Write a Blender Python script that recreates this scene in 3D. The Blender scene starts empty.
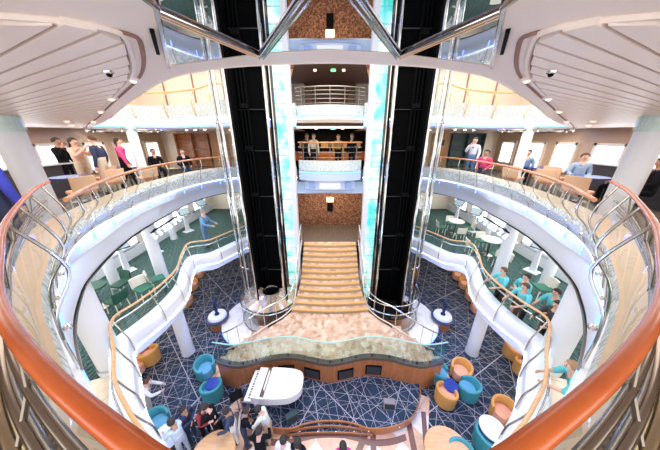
import bpy, bmesh, math, random
from mathutils import Vector, Matrix, noise
R = random.Random(7)
PI = math.pi
SC = bpy.context.scene
COL = SC.collection
# ---------------------------------------------------------------- camera numbers (also used to read positions)
FPX, TH, EYE = 222.0, math.radians(21.6), 1.75
def ray(x, y):
    u = 225 - y
    return (x - 330, u*math.sin(TH) + FPX*math.cos(TH), u*math.cos(TH) - FPX*math.sin(TH))
def at(x, y, z):
    d = ray(x, y); t = (z - EYE)/d[2]
    return Vector((d[0]*t, d[1]*t, z))
def zat(x, y, Y):
    d = ray(x, y); return EYE + d[2]*Y/d[1]
# ---------------------------------------------------------------- materials
MATS = {}
def nodes(m):
    m.use_nodes = True
    return m.node_tree.nodes, m.node_tree.links, m.node_tree.nodes['Principled BSDF']
def mat(name, col, rough=.5, metal=0., emit=None, es=0., var=0., vs=8., bump=0., bs=60., coat=0., alpha=1.):
    if name in MATS: return MATS[name]
    m = bpy.data.materials.new(name); N, L, b = nodes(m)
    b.inputs['Base Color'].default_value = (*col, 1)
    b.inputs['Roughness'].default_value = rough; b.inputs['Metallic'].default_value = metal
    b.inputs['Coat Weight'].default_value = coat
    if max(col) < .02: b.inputs['Specular IOR Level'].default_value = .04
    if emit:
        b.inputs['Emission Color'].default_value = (*emit, 1); b.inputs['Emission Strength'].default_value = es
    tc = N.new('ShaderNodeTexCoord')
    if var:
        n = N.new('ShaderNodeTexNoise'); n.inputs['Scale'].default_value = vs; n.inputs['Detail'].default_value = 4
        L.new(tc.outputs['Object'], n.inputs['Vector'])
        mx = N.new('ShaderNodeMix'); mx.data_type = 'RGBA'
        mx.inputs[6].default_value = (*[max(0, c*(1-var)) for c in col], 1)
        mx.inputs[7].default_value = (*[min(1, c*(1+var)) for c in col], 1)
        L.new(n.outputs['Fac'], mx.inputs[0]); L.new(mx.outputs[2], b.inputs['Base Color'])
    if bump:
        n2 = N.new('ShaderNodeTexNoise'); n2.inputs['Scale'].default_value = bs
        L.new(tc.outputs['Object'], n2.inputs['Vector'])
        bp = N.new('ShaderNodeBump'); bp.inputs['Strength'].default_value = bump; bp.inputs['Distance'].default_value = .02
        L.new(n2.outputs['Fac'], bp.inputs['Height']); L.new(bp.outputs['Normal'], b.inputs['Normal'])
    MATS[name] = m
    return m
def glassmat(name, tint=(.9, .97, .95), gloss=.03, rough=.02):
    if name in MATS: return MATS[name]
    m = bpy.data.materials.new(name); m.use_nodes = True
    N, L = m.node_tree.nodes, m.node_tree.links; N.clear()
    o = N.new('ShaderNodeOutputMaterial'); mx = N.new('ShaderNodeMixShader')
    t = N.new('ShaderNodeBsdfTransparent'); t.inputs[0].default_value = (*tint, 1)
    g = N.new('ShaderNodeBsdfGlossy'); g.inputs['Roughness'].default_value = rough
    fr = N.new('ShaderNodeLayerWeight'); fr.inputs['Blend'].default_value = .25
    ad = N.new('ShaderNodeMath'); ad.operation = 'MULTIPLY_ADD'; ad.inputs[1].default_value = .3; ad.inputs[2].default_value = gloss
    L.new(fr.outputs['Facing'], ad.inputs[0])
    L.new(ad.outputs[0], mx.inputs[0]); L.new(t.outputs[0], mx.inputs[1]); L.new(g.outputs[0], mx.inputs[2])
    L.new(mx.outputs[0], o.inputs[0]); MATS[name] = m
    return m
def mathn(N, L, op, a, b=None, c=None):
    n = N.new('ShaderNodeMath'); n.operation = op
    for i, v in enumerate((a, b, c)):
        if v is None: continue
        if isinstance(v, (int, float)): n.inputs[i].default_value = v
        else: L.new(v, n.inputs[i])
    return n.outputs[0]
def ramp(N, L, fac, stops, const=False):
    r = N.new('ShaderNodeValToRGB'); e = r.color_ramp.elements
    if const: r.color_ramp.interpolation = 'CONSTANT'
    while len(e) < len(stops): e.new(.5)
    for k, (p, c) in enumerate(stops): e[k].position = p; e[k].color = (*c, 1)
    L.new(fac, r.inputs[0]); return r.outputs[0]
def carpet_lines(name, base, base2, line, dens=1.55, width=.0075):
    m = bpy.data.materials.new(name); N, L, b = nodes(m)
    tc = N.new('ShaderNodeTexCoord'); sp = N.new('ShaderNodeSeparateXYZ'); L.new(tc.outputs['Object'], sp.inputs[0])
    acc = None
    for k, (ang, fr, ph) in enumerate([(12, 2.1, .1), (47, 1.7, .35), (83, 2.2, .6), (118, 1.9, .2), (152, 1.6, .8), (30, 1.2, .5), (101, 1.1, .05)]):
        a = math.radians(ang)
        d = mathn(N, L, 'ADD', mathn(N, L, 'MULTIPLY', sp.outputs[0], math.cos(a)*fr*dens), mathn(N, L, 'MULTIPLY', sp.outputs[1], math.sin(a)*fr*dens))
        w = N.new('ShaderNodeTexVoronoi'); w.voronoi_dimensions = '2D'; w.inputs['Scale'].default_value = .55*dens
        # irregular line spacing: shift each line by a little wave of its own coordinate
        sh = mathn(N, L, 'MULTIPLY', mathn(N, L, 'SINE', mathn(N, L, 'MULTIPLY', d, 2.3 + k*.4)), .2)
        f = mathn(N, L, 'FRACT', mathn(N, L, 'ADD', mathn(N, L, 'ADD', d, sh), ph + 50))
        N.remove(w)
        lt = mathn(N, L, 'LESS_THAN', mathn(N, L, 'ABSOLUTE', mathn(N, L, 'SUBTRACT', f, .5)), width*fr)
        acc = lt if acc is None else mathn(N, L, 'MAXIMUM', acc, lt)
    n = N.new('ShaderNodeTexNoise'); n.inputs['Scale'].default_value = 1.3; L.new(tc.outputs['Object'], n.inputs['Vector'])
    cb = ramp(N, L, n.outputs['Fac'], [(.35, base), (.65, base2)])
    mx = N.new('ShaderNodeMix'); mx.data_type = 'RGBA'; L.new(acc, mx.inputs[0]); L.new(cb, mx.inputs[6]); mx.inputs[7].default_value = (*line, 1)
    L.new(mx.outputs[2], b.inputs['Base Color']); b.inputs['Roughness'].default_value = .9
    MATS[name] = m; return m
def carpet_waves(name, c1, c2, scale=3.2):
    m = bpy.data.materials.new(name); N, L, b = nodes(m)
    tc = N.new('ShaderNodeTexCoord')
    w = N.new('ShaderNodeTexWave'); w.inputs['Scale'].default_value = scale; w.inputs['Distortion'].default_value = 7; w.inputs['Detail'].default_value = 1.5; w.inputs['Detail Scale'].default_value = 2.2
    L.new(tc.outputs['Object'], w.inputs['Vector'])
    L.new(ramp(N, L, w.outputs['Fac'], [(.25, c1), (.8, c2)]), b.inputs['Base Color']); b.inputs['Roughness'].default_value = .95
    MATS[name] = m; return m
def marble(name, cols, scale=3., grout=(.55, .42, .34), tile=.45, ang=0., seam=.04):
    m = bpy.data.materials.new(name); N, L, b = nodes(m)
    tc = N.new('ShaderNodeTexCoord'); mp = N.new('ShaderNodeMapping'); mp.inputs['Rotation'].default_value = (0, 0, ang); L.new(tc.outputs['Object'], mp.inputs[0])
    v = N.new('ShaderNodeTexVoronoi'); v.voronoi_dimensions = '2D'; v.inputs['Scale'].default_value = scale; L.new(mp.outputs[0], v.inputs['Vector'])
    n = N.new('ShaderNodeTexNoise'); n.inputs['Scale'].default_value = scale*2; n.inputs['Detail'].default_value = 6; n.inputs['Distortion'].default_value = 1.2; L.new(mp.outputs[0], n.inputs['Vector'])
    bw = N.new('ShaderNodeRGBToBW'); L.new(v.outputs['Color'], bw.inputs[0])
    f = mathn(N, L, 'ADD', mathn(N, L, 'MULTIPLY', bw.outputs[0], .55), mathn(N, L, 'MULTIPLY', n.outputs['Fac'], .5))
    c = ramp(N, L, f, [(.25, cols[0]), (.5, cols[1]), (.75, cols[2])])
    sp = N.new('ShaderNodeSeparateXYZ'); L.new(mp.outputs[0], sp.inputs[0])
    g = None
    for k in (0, 1):
        fr = mathn(N, L, 'FRACT', mathn(N, L, 'ADD', mathn(N, L, 'DIVIDE', sp.outputs[k], tile), 50))
        l = mathn(N, L, 'LESS_THAN', fr, seam); g = l if g is None else mathn(N, L, 'MAXIMUM', g, l)
    mx = N.new('ShaderNodeMix'); mx.data_type = 'RGBA'; L.new(g, mx.inputs[0]); L.new(c, mx.inputs[6]); mx.inputs[7].default_value = (*grout, 1)
    L.new(mx.outputs[2], b.inputs['Base Color']); b.inputs['Roughness'].default_value = .3
    MATS[name] = m; return m
def checker(name, c1, c2, size, ang):
    m = bpy.data.materials.new(name); N, L, b = nodes(m)
    tc = N.new('ShaderNodeTexCoord'); mp = N.new('ShaderNodeMapping'); mp.inputs['Rotation'].default_value = (0, 0, ang); L.new(tc.outputs['Object'], mp.inputs[0])
    ck = N.new('ShaderNodeTexChecker'); ck.inputs['Scale'].default_value = 1/size; L.new(mp.outputs[0], ck.inputs['Vector'])
    n = N.new('ShaderNodeTexNoise'); n.inputs['Scale'].default_value = 6; n.inputs['Detail'].default_value = 5; L.new(tc.outputs['Object'], n.inputs['Vector'])
    def two(c): return ramp(N, L, n.outputs['Fac'], [(.3, [x*.75 for x in c]), (.7, c)])
    mx = N.new('ShaderNodeMix'); mx.data_type = 'RGBA'; L.new(ck.outputs['Fac'], mx.inputs[0]); L.new(two(c1), mx.inputs[6]); L.new(two(c2), mx.inputs[7])
    L.new(mx.outputs[2], b.inputs['Base Color']); b.inputs['Roughness'].default_value = .18
    MATS[name] = m; return m
def mosaic(name, cols, scale):
    m = bpy.data.materials.new(name); N, L, b = nodes(m)
    tc = N.new('ShaderNodeTexCoord'); v = N.new('ShaderNodeTexVoronoi'); v.inputs['Scale'].default_value = scale; L.new(tc.outputs['Object'], v.inputs['Vector'])
    bw = N.new('ShaderNodeRGBToBW'); L.new(v.outputs['Color'], bw.inputs[0])
    L.new(ramp(N, L, bw.outputs[0], [(k/(len(cols)), c) for k, c in enumerate(cols)], True), b.inputs['Base Color']); b.inputs['Roughness'].default_value = .6
    MATS[name] = m; return m
def frosted(name):     # textured glass with a scribbled relief
    m = bpy.data.materials.new(name); N, L, b = nodes(m)
    tc = N.new('ShaderNodeTexCoord'); w = N.new('ShaderNodeTexWave'); w.inputs['Scale'].default_value = 5; w.inputs['Distortion'].default_value = 18; w.inputs['Detail'].default_value = 2
    L.new(tc.outputs['Object'], w.inputs['Vector'])
    L.new(ramp(N, L, w.outputs['Fac'], [(.05, (.48, .55, .54)), (.35, (.68, .73, .72)), (.9, (.78, .82, .81))]), b.inputs['Base Color'])
    b.inputs['Roughness'].default_value = .25
    bp = N.new('ShaderNodeBump'); bp.inputs['Strength'].default_value = .5; bp.inputs['Distance'].default_value = .03; L.new(w.outputs['Fac'], bp.inputs['Height']); L.new(bp.outputs[0], b.inputs['Normal'])
    MATS[name] = m; return m
def lightpanel(name, es):   # back-lit glass blocks, cyan and white
    m = bpy.data.materials.new(name); N, L, b = nodes(m)
    tc = N.new('ShaderNodeTexCoord'); sp = N.new('ShaderNodeSeparateXYZ'); L.new(tc.outputs['Object'], sp.inputs[0])
    n = N.new('ShaderNodeTexNoise'); n.inputs['Scale'].default_value = 1.6; n.inputs['Detail'].default_value = 2; L.new(tc.outputs['Object'], n.inputs['Vector'])
    c = ramp(N, L, n.outputs['Fac'], [(.34, (.05, .58, .55)), (.48, (.34, .84, .80)), (.62, (.88, 1, .97))])
    fr = mathn(N, L, 'FRACT', mathn(N, L, 'ADD', mathn(N, L, 'DIVIDE', sp.outputs[2], .42), 50))
    l = mathn(N, L, 'LESS_THAN', fr, .07)
    mx = N.new('ShaderNodeMix'); mx.data_type = 'RGBA'; L.new(l, mx.inputs[0]); L.new(c, mx.inputs[6]); mx.inputs[7].default_value = (.08, .45, .42, 1)
    L.new(mx.outputs[2], b.inputs['Base Color']); L.new(mx.outputs[2], b.inputs['Emission Color']); b.inputs['Emission Strength'].default_value = es; b.inputs['Roughness'].default_value = .1
    MATS[name] = m; return m
def woodm(name, c1, c2, rough=.3, scale=(1, 12, 12), coat=.3):
    m = bpy.data.materials.new(name); N, L, b = nodes(m)
    tc = N.new('ShaderNodeTexCoord'); mp = N.new('ShaderNodeMapping'); mp.inputs['Scale'].default_value = scale; L.new(tc.outputs['Object'], mp.inputs[0])
    n = N.new('ShaderNodeTexNoise'); n.inputs['Scale'].default_value = 2; n.inputs['Detail'].default_value = 5; n.inputs['Distortion'].default_value = .8; L.new(mp.outputs[0], n.inputs['Vector'])
    L.new(ramp(N, L, n.outputs['Fac'], [(.3, c1), (.7, c2)]), b.inputs['Base Color']); b.inputs['Roughness'].default_value = rough; b.inputs['Coat Weight'].default_value = coat
    MATS[name] = m; return m
WHITE = mat('white_paint', (.74, .77, .84), .35, var=.02)
CREAM = mat('cream_paint', (.80, .70, .58), .5, var=.04)
WARMW = mat('warm_white', (.86, .79, .70), .45, var=.03)
PINKW = mat('ceiling_white', (.93, .82, .76), .4, var=.02)
GROOVE = mat('groove_brown', (.33, .18, .14), .7)
CHROME = mat('chrome', (.78, .76, .73), .12, 1.)
CHROMED = mat('dark_chrome', (.30, .26, .22), .2, 1.)
MIRROR = mat('mirror_glass', (.80, .80, .82), .015, 1.)
BLACK = mat('shaft_black', (.0015, .0017, .002), .8, var=.2)
BLACKM = mat('black_matte', (.007, .007, .008), .6)
GREYM = mat('grey_metal', (.018, .02, .022), .6)
RAILW = woodm('handrail_wood', (.60, .10, .012), (.74, .17, .03), .24, (2, 2, 9), .35)
RAILT = woodm('slim_rail_wood', (.48, .17, .06), (.60, .26, .10), .25, (3, 3, 9), .5)
WOODP = woodm('panel_wood', (.33, .11, .035), (.47, .18, .06), .3, (6, 6, .8), .3)
WOODL = woodm('light_wood', (.62, .34, .14), (.74, .44, .2), .35, (1, 10, 10), .2)
DOORW = woodm('door_wood', (.50, .24, .09), (.6, .31, .13), .4, (8, 8, .7), .1)
GLASS = glassmat('clear_glass')
GLASSG = glassmat('greenish_glass', (.84, .94, .89), .05)
GLASST = glassmat('tower_glass', (.88, .93, .93), .09)
FROST = frosted('textured_glass')
CY = lightpanel('backlit_glass_blocks', .6)
NAVY = carpet_lines('navy_line_carpet', (.008, .018, .045), (.014, .034, .072), (.42, .40, .46))
GREENC = carpet_waves('green_wave_carpet', (.012, .038, .038), (.065, .13, .118))
BROWNC = carpet_waves('dark_brown_carpet', (.07, .05, .042), (.17, .125, .10), 4)
PEACH = marble('peach_marble', [(.40, .21, .13), (.60, .39, .27), (.74, .59, .47)], 7.)
CREAMT = marble('cream_tile', [(.72, .60, .47), (.84, .74, .6), (.88, .8, .68)], 2., (.6, .48, .36), .6, .3, .02)
STEPG = mat('step_gold', (.66, .38, .13), .35, var=.15, vs=5)
RISER = mat('riser_cream', (.52, .36, .22), .4, var=.1, vs=6)
DANCE = checker('dance_tile', (.78, .50, .36), (.86, .80, .72), .52, PI/4)
BROWNT = mat('brown_tile_band', (.16, .075, .07), .2, var=.15, vs=3)
MOSA = mosaic('mosaic_wall', [(.05, .02, .012), (.26, .10, .05), (.14, .05, .02), (.40, .2, .1), (.09, .04, .02)], 24)
BLUEL = mat('blue_led', (.1, .2, .9), .4, emit=(.10, .24, 1.), es=3.)
COVE = mat('cove_led', (.6, .7, 1), .4, emit=(.26, .42, 1.), es=30.)
LAMPW = mat('lamp_glow', (1, .95, .85), .4, emit=(1, .9, .75), es=14.)
LAMPS = mat('globe_glow', (1, .85, .75), .3, emit=(1, .74, .60), es=.75)
WINL = mat('daylight_window', (.95, .97, 1), .3, emit=(.93, .97, 1), es=2.4)
WARML = mat('warm_glow', (1, .75, .45), .5, emit=(1, .68, .36), es=3.)
GREENL = mat('green_glow', (.1, .8, .2), .5, emit=(.12, .9, .25), es=2.5)
# ---------------------------------------------------------------- mesh builder
class MB:
    def __init__(s): s.v = []; s.f = []; s.m = []; s.mats = []
    def mi(s, m):
        if m not in s.mats: s.mats.append(m)
        return s.mats.index(m)
    def add(s, vs, fs, m):
        o = len(s.v); k = s.mi(m); s.v += [tuple(v) for v in vs]
        for f in fs: s.f.append(tuple(i + o for i in f)); s.m.append(k)
        return s
    def box(s, c, d, m, rz=0., rx=0., taper=1.):
        M = Matrix.Translation(Vector(c)) @ Matrix.Rotation(rz, 4, 'Z') @ Matrix.Rotation(rx, 4, 'X')
        vs = []
        for z in (-.5, .5):
            t = taper if z > 0 else 1
            for x, y in ((-.5, -.5), (.5, -.5), (.5, .5), (-.5, .5)): vs.append(M @ Vector((x*d[0]*t, y*d[1]*t, z*d[2])))
        return s.add(vs, [(3, 2, 1, 0), (4, 5, 6, 7), (0, 1, 5, 4), (1, 2, 6, 5), (2, 3, 7, 6), (3, 0, 4, 7)], m)
    def rbox(s, c, d, m, r=.02, rz=0., rx=0.):
        bm = bmesh.new(); bmesh.ops.create_cube(bm, size=1)
        for v in bm.verts: v.co = Vector((v.co.x*d[0], v.co.y*d[1], v.co.z*d[2]))
        bmesh.ops.bevel(bm, geom=bm.edges[:], offset=min(r, min(d)*.45), segments=2, affect='EDGES', profile=.5)
        M = Matrix.Translation(Vector(c)) @ Matrix.Rotation(rz, 4, 'Z') @ Matrix.Rotation(rx, 4, 'X')
        bm.verts.index_update()
        s.add([M @ v.co for v in bm.verts], [[v.index for v in f.verts] for f in bm.faces], m); bm.free(); return s
    def tube(s, path, r, m, n=8, closed=False, flat=1.):
        P = [Vector(p) for p in path]; vs = []; fs = []; L = len(P); up = None
        for i, p in enumerate(P):
            a = P[(i-1) % L] if (closed or i) else p; b = P[(i+1) % L] if (closed or i < L-1) else p
            t = (b - a).normalized()
            if up is None:
                up = Vector((0, 0, 1)) if abs(t.z) < .9 else Vector((0, 1, 0))
            side = t.cross(up)
            if side.length < 1e-4: side = t.orthogonal()
            side.normalize(); u = side.cross(t).normalized(); up = u
            rr = r[i] if isinstance(r, (list, tuple)) else r
            for k in range(n):
                a2 = 2*PI*k/n; vs.append(p + side*math.cos(a2)*rr + u*math.sin(a2)*rr*flat)
        for i in range(L if closed else L-1):
            j = (i+1) % L
            for k in range(n): fs.append((i*n+k, i*n+(k+1) % n, j*n+(k+1) % n, j*n+k))
        if not closed: fs += [tuple(range(n))[::-1], tuple((L-1)*n+k for k in range(n))]
        return s.add(vs, fs, m)
    def cyl(s, a, b, r, m, n=16, r2=None): return s.tube([a, b], [r, r if r2 is None else r2], m, n)
    def lathe(s, c, prof, m, n=24, a0=0., a1=2*PI):
        full = abs(a1 - a0 - 2*PI) < 1e-6; vs = []; fs = []; K = n if full else n+1
        for (r, z) in prof:
            for k in range(K):
                a = a0 + (a1-a0)*k/n; vs.append((c[0]+r*math.cos(a), c[1]+r*math.sin(a), c[2]+z))
        for i in range(len(prof)-1):
            for k in range(n):
                k2 = (k+1) % K if full else k+1
                fs.append((i*K+k, i*K+k2, (i+1)*K+k2, (i+1)*K+k))
        return s.add(vs, fs, m)
    def ball(s, c, r, m, n=12, sq=(1, 1, 1)):
        vs = []; fs = []; h = n//2
        for i in range(h+1):
            t = PI*i/h
            for k in range(n): vs.append((c[0]+r*sq[0]*math.sin(t)*math.cos(2*PI*k/n), c[1]+r*sq[1]*math.sin(t)*math.sin(2*PI*k/n), c[2]+r*sq[2]*math.cos(t)))
        for i in range(h):
            for k in range(n): fs.append((i*n+k, (i+1)*n+k, (i+1)*n+(k+1) % n, i*n+(k+1) % n))
        return s.add(vs, fs, m)
    def loft(s, curves, m, closed=False):
        n = len(curves[0]); vs = [p for c in curves for p in c]; fs = []
        for i in range(len(curves)-1):
            for k in range(n if closed else n-1):
                k2 = (k+1) % n; fs.append((i*n+k, i*n+k2, (i+1)*n+k2, (i+1)*n+k))
        return s.add(vs, fs, m)
    def prism(s, poly, z0, z1, m, mtop=None):
        n = len(poly); lo = [(p[0], p[1], z0) for p in poly]; hi = [(p[0], p[1], z1) for p in poly]
        s.add(lo + hi, [(k, (k+1) % n, n+(k+1) % n, n+k) for k in range(n)] + [tuple(range(n))[::-1]], m)
        return s.add(hi, [tuple(range(n))], mtop or m)
    def build(s, name, parent=None, smooth=35, loc=None):
        me = bpy.data.meshes.new(name); me.from_pydata(s.v, [], s.f)
        for m in s.mats: me.materials.append(m)
        me.polygons.foreach_set('material_index', s.m); me.validate()
        bm = bmesh.new(); bm.from_mesh(me); bmesh.ops.remove_doubles(bm, verts=bm.verts[:], dist=1e-6); bmesh.ops.recalc_face_normals(bm, faces=bm.faces[:]); bm.to_mesh(me); bm.free()
        if smooth:
            me.polygons.foreach_set('use_smooth', [True]*len(me.polygons)); me.set_sharp_from_angle(angle=math.radians(smooth))
        o = bpy.data.objects.new(name, me); COL.objects.link(o)
        if parent: o.parent = parent
        if loc: o.location = loc
        return o
def tag(o, label=None, cat=None, group=None, kind=None):
    if label: o['label'] = label
    if cat: o['category'] = cat
    if group: o['group'] = group
    if kind: o['kind'] = kind
    return o
def thing(name, loc, label, cat, group=None, rz=0.):
    o = bpy.data.objects.new(name, None); o.empty_display_size = .2; COL.objects.link(o)
    o.location = loc; o.rotation_euler = (0, 0, rz)
    return tag(o, label, cat, group)
def struct(mb, name, smooth=35): return tag(mb.build(name, None, smooth), kind='structure')
def dup(root, loc, rz, label=None, group=None):
    r = root.copy(); COL.objects.link(r); r.location = loc; r.rotation_euler = (0, 0, rz)
    if label: r['label'] = label
    if group: r['group'] = group
    for ch in list(root.children):
        c = ch.copy(); COL.objects.link(c); c.parent = r
        for g in list(ch.children):
            d = g.copy(); COL.objects.link(d); d.parent = c
    return r
def recolour(o, old, new):     # swap a material on a copied part that keeps its shape
    me = o.data.copy(); o.data = me
    for i, m in enumerate(me.materials):
        if m == old: me.materials[i] = new
def smoothc(pts, n, closed=False):
    P = [Vector(p) for p in pts]; L = len(P); out = []
    segs = L if closed else L-1
    per = max(1, n//segs)
    for i in range(segs):
        g = (lambda k: P[k % L]) if closed else (lambda k: P[min(max(k, 0), L-1)])
        p0, p1, p2, p3 = g(i-1), g(i), g(i+1), g(i+2)
        for k in range(per):
            t = k/per
            out.append(.5*((2*p1) + (p2-p0)*t + (2*p0-5*p1+4*p2-p3)*t*t + (3*p1-p0-3*p2+p3)*t**3))
    if not closed: out.append(P[-1])
    return out
# ---------------------------------------------------------------- ring curves of the atrium, as radius over angle round its middle
CX, CY0 = 0., 5.2
def polar(pts):
    A = sorted((math.atan2(-p[0], p[1]-CY0), math.hypot(p[0], p[1]-CY0)) for p in pts)
    def f(a):
        a = abs((a + PI) % (2*PI) - PI)
        if a <= A[0][0]: return A[0][1]
        for i in range(len(A)-1):
            if A[i][0] <= a <= A[i+1][0]:
                # monotone-ish cubic through neighbours
                x0, y0 = A[max(i-1, 0)]; x1, y1 = A[i]; x2, y2 = A[i+1]; x3, y3 = A[min(i+2, len(A)-1)]
                h = x2-x1; m1 = (y2-y0)/(x2-x0) if x2 > x0 else 0; m2 = (y3-y1)/(x3-x1) if x3 > x1 else 0
                t = (a-x1)/h if h else 0
                return (2*t**3-3*t*t+1)*y1 + (t**3-2*t*t+t)*h*m1 + (-2*t**3+3*t*t)*y2 + (t**3-t*t)*h*m2
        return A[-1][1]
    return f
def rp(f, a, z, dr=0.):          # a > 0 on the left side
    r = f(a) + dr
    return Vector((CX - r*math.sin(a), CY0 + r*math.cos(a), z))
NA = 160
AN = [2*PI*k/NA for k in range(NA)]
def ring(f, z, dr=0.): return [rp(f, a, z, dr) for a in AN]
def recto(x0, x1, y0, y1, z):
    out = []
    for a in AN:
        dx, dy = -math.sin(a), math.cos(a); t = 1e9
        if dx > 1e-9: t = min(t, (x1-CX)/dx)
        if dx < -1e-9: t = min(t, (x0-CX)/dx)
        if dy > 1e-9: t = min(t, (y1-CY0)/dy)
        if dy < -1e-9: t = min(t, (y0-CY0)/dy)
        out.append(Vector((CX+dx*t, CY0+dy*t, z)))
    return out
WORLD, EXPO = 1.7, 0.4
# ================================================================ THE SETTING
Z3, Z4, Z5, Z6 = -5.6, -2.8, 0., 2.4
f_rail = polar([(0, 9.45), (-1.3, 9.45), (-3.2, 9.35), (-4.2, 8.7), (-4.62, 6.41), (-4.17, 4.47), (-3.43, 3.0), (-3.08, 2.45), (-2.28, 1.58), (-1.48, .89), (-.92, .49), (-.63, .335), (-.38, .225), (-.19, .155), (0, .12)])
f_top = polar([(0, 9.5), (-1.3, 9.5), (-3.2, 9.6), (-4.2, 9.1), (-4.76, 6.43), (-4.27, 4.39), (-4.01, 3.71), (-3.67, 3.02), (-3.35, 2.53), (-2.73, 1.85), (-2.41, 1.54), (-2.08, 1.27), (-1.69, 1.0), (-.8, .5), (0, .36)])
f_bot = polar([(0, 9.5), (-1.3, 9.5), (-3.2, 9.6), (-4.28, 9.12), (-4.92, 6.51), (-4.67, 4.7), (-4.52, 4.07), (-3.9, 2.91), (-3.41, 2.36), (-2.88, 1.83), (-2.57, 1.56), (-2.11, 1.24), (-1.66, .96), (-.8, .5), (0, .36)])
f_line = polar([(0, 9.5), (-1.3, 9.5), (-3.2, 9.7), (-4.5, 9.2), (-4.98, 6.48), (-4.65, 4.55), (-4.36, 3.8), (-4.06, 2.98), (-3.59, 2.42), (-3.0, 1.87), (-2.45, 1.45), (-1.6, .95), (-.8, .5), (0, .36)])
f_low = polar([(0, 9.6), (-1.3, 9.6), (-3.2, 9.9), (-4.73, 9.6), (-5.17, 6.48), (-4.88, 4.83), (-4.45, 3.71), (-4.08, 3.03), (-3.83, 2.72), (-3.25, 2.1), (-2.72, 1.66), (-2.44, 1.44), (-1.6, 1.0), (-.8, .6), (0, .5)])
e4 = [at(x, y, -2.35) for x, y in [(215, 255), (196, 258), (190, 268), (186, 285), (172, 303), (150, 322), (132, 335), (128, 345), (133, 367), (137, 400), (150, 425)]]
f_l4 = polar([(0, 9.3), (-1.45, 9.3), (-2.8, 9.3)] + [(p.x, p.y) for p in e4] + [(-1.9, 1.55), (-1, 1.25), (0, 1.15)])
# ---- level 3 (lowest)
mb = MB(); mb.add([(-10, -1.5, Z3), (10, -1.5, Z3), (10, 15, Z3), (-10, 15, Z3)], [(0, 1, 2, 3)], NAVY); struct(mb, 'floor', 0)
for sx, side in ((-1, 'left'), (1, 'right')):
    mb = MB(); mb.box((sx*10.1, 6.7, (Z3-3.0)/2), (.2, 16.8, 2.6), CREAM); struct(mb, 'wall_lounge_'+side, 0)
mb = MB(); mb.box((0, 15.1, -4.3), (20.4, .2, 2.6), WOODP); struct(mb, 'wall_lounge_back', 0)
# ---- level 4 deck: carpet, near tiles, ceiling below
mb = MB(); mb.loft([ring(f_l4, Z4, .1), recto(-8, 8, -1.5, 14.5, Z4)], GREENC, True); struct(mb, 'floor_gallery')
mb = MB(); mb.loft([ring(f_l4, Z4-.2, .12), recto(-10, 10, -1.5, 15, Z4-.2)], WARMW, True); struct(mb, 'ceiling_lounge')
A4 = [k for k in range(NA+1) if math.atan2(1.42, 4.1) < AN[k % NA] < 2*PI - math.atan2(1.42, 4.1)]
def arc(f, z, ks, dr=0.): return [rp(f, 2*PI*k/NA, z, dr) for k in ks]
# parapet of the gallery: white wall with a broad top ledge and blue underside strip
mb = MB()
mb.loft([arc(f_l4, Z4, A4, .34), arc(f_l4, -2.35, A4, .34), arc(f_l4, -2.32, A4, .30), arc(f_l4, -2.32, A4, .03), arc(f_l4, -2.36, A4, 0), arc(f_l4, -2.68, A4, 0), arc(f_l4, -2.72, A4, .03), arc(f_l4, -3.0, A4, .12)], WHITE)
mb.loft([arc(f_l4, -2.66, A4, .0), arc(f_l4, -2.68, A4, -.05)], WHITE); mb.loft([arc(f_l4, -2.685, A4, -.05), arc(f_l4, -2.70, A4, .01)], COVE)
struct(mb, 'trim_gallery_parapet')
for sx in (-1, 1):     # pale stone landing on the near part of the gallery
    ks = [k for k in range(NA+1) if (1.98 < AN[k % NA] < 2.75 if sx < 0 else 2*PI-2.75 < AN[k % NA] < 2*PI-1.98)]
    mb = MB(); mb.loft([arc(f_l4, Z4+.006, ks, .35), arc(f_l4, Z4+.006, ks, 1.75)], CREAMT); struct(mb, 'floor_landing_' + ('left' if sx < 0 else 'right'), 0)
for sx, side in ((-1, 'left'), (1, 'right')):
    mb = MB(); mb.box((sx*8.1, 6.5, -1.68), (.2, 16, 2.26), WARMW); mb.box((sx*7.97, 6.5, -2.6), (.06, 16, .4), WHITE); struct(mb, 'wall_gallery_'+side, 0)
    for k, y in enumerate((2.2, 4.0, 5.8, 7.6, 9.4, 11.2, 13.0)):
        mb = MB(); mb.box((sx*7.98, y, -1.5), (.04, 1.25, 1.5), WINL)
        for dy in (-.66, .66): mb.box((sx*7.95, y+dy, -1.5), (.1, .08, 1.66), WHITE)
        for dz in (-.79, .79): mb.box((sx*7.95, y, -1.5+dz), (.1, 1.4, .08), WHITE)
        struct(mb, f'window_{k+1 if sx < 0 else k+8}', 0)
mb = MB()
for sx in (-1, 1): mb.box((sx*5.0, 14.6, -1.68), (6.4, .2, 2.26), CREAM)
struct(mb, 'wall_gallery_back', 0)
mb = MB(); mb.box((0, 11.6, -1.68), (3.6, .16, 2.26), MOSA)
struct(mb, 'wall_mosaic', 0)
mb = MB(); mb.add([(-1.8, 9.35, Z4+.004), (1.8, 9.35, Z4+.004), (1.8, 11.52, Z4+.004), (-1.8, 11.52, Z4+.004)], [(0, 1, 2, 3)], BROWNC); struct(mb, 'floor_stair_hall', 0)
mb = MB()
for sx in (-1, 1): mb.box((sx*1.9, 10.45, -1.68), (.2, 2.2, 2.26), WARMW)
struct(mb, 'wall_stair_hall', 0)
mb = MB(); mb.loft([ring(f_low, -.55), recto(-8.2, 8.2, -1.5, 14.6, -.55)], WARMW, True); struct(mb, 'ceiling_gallery')
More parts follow.
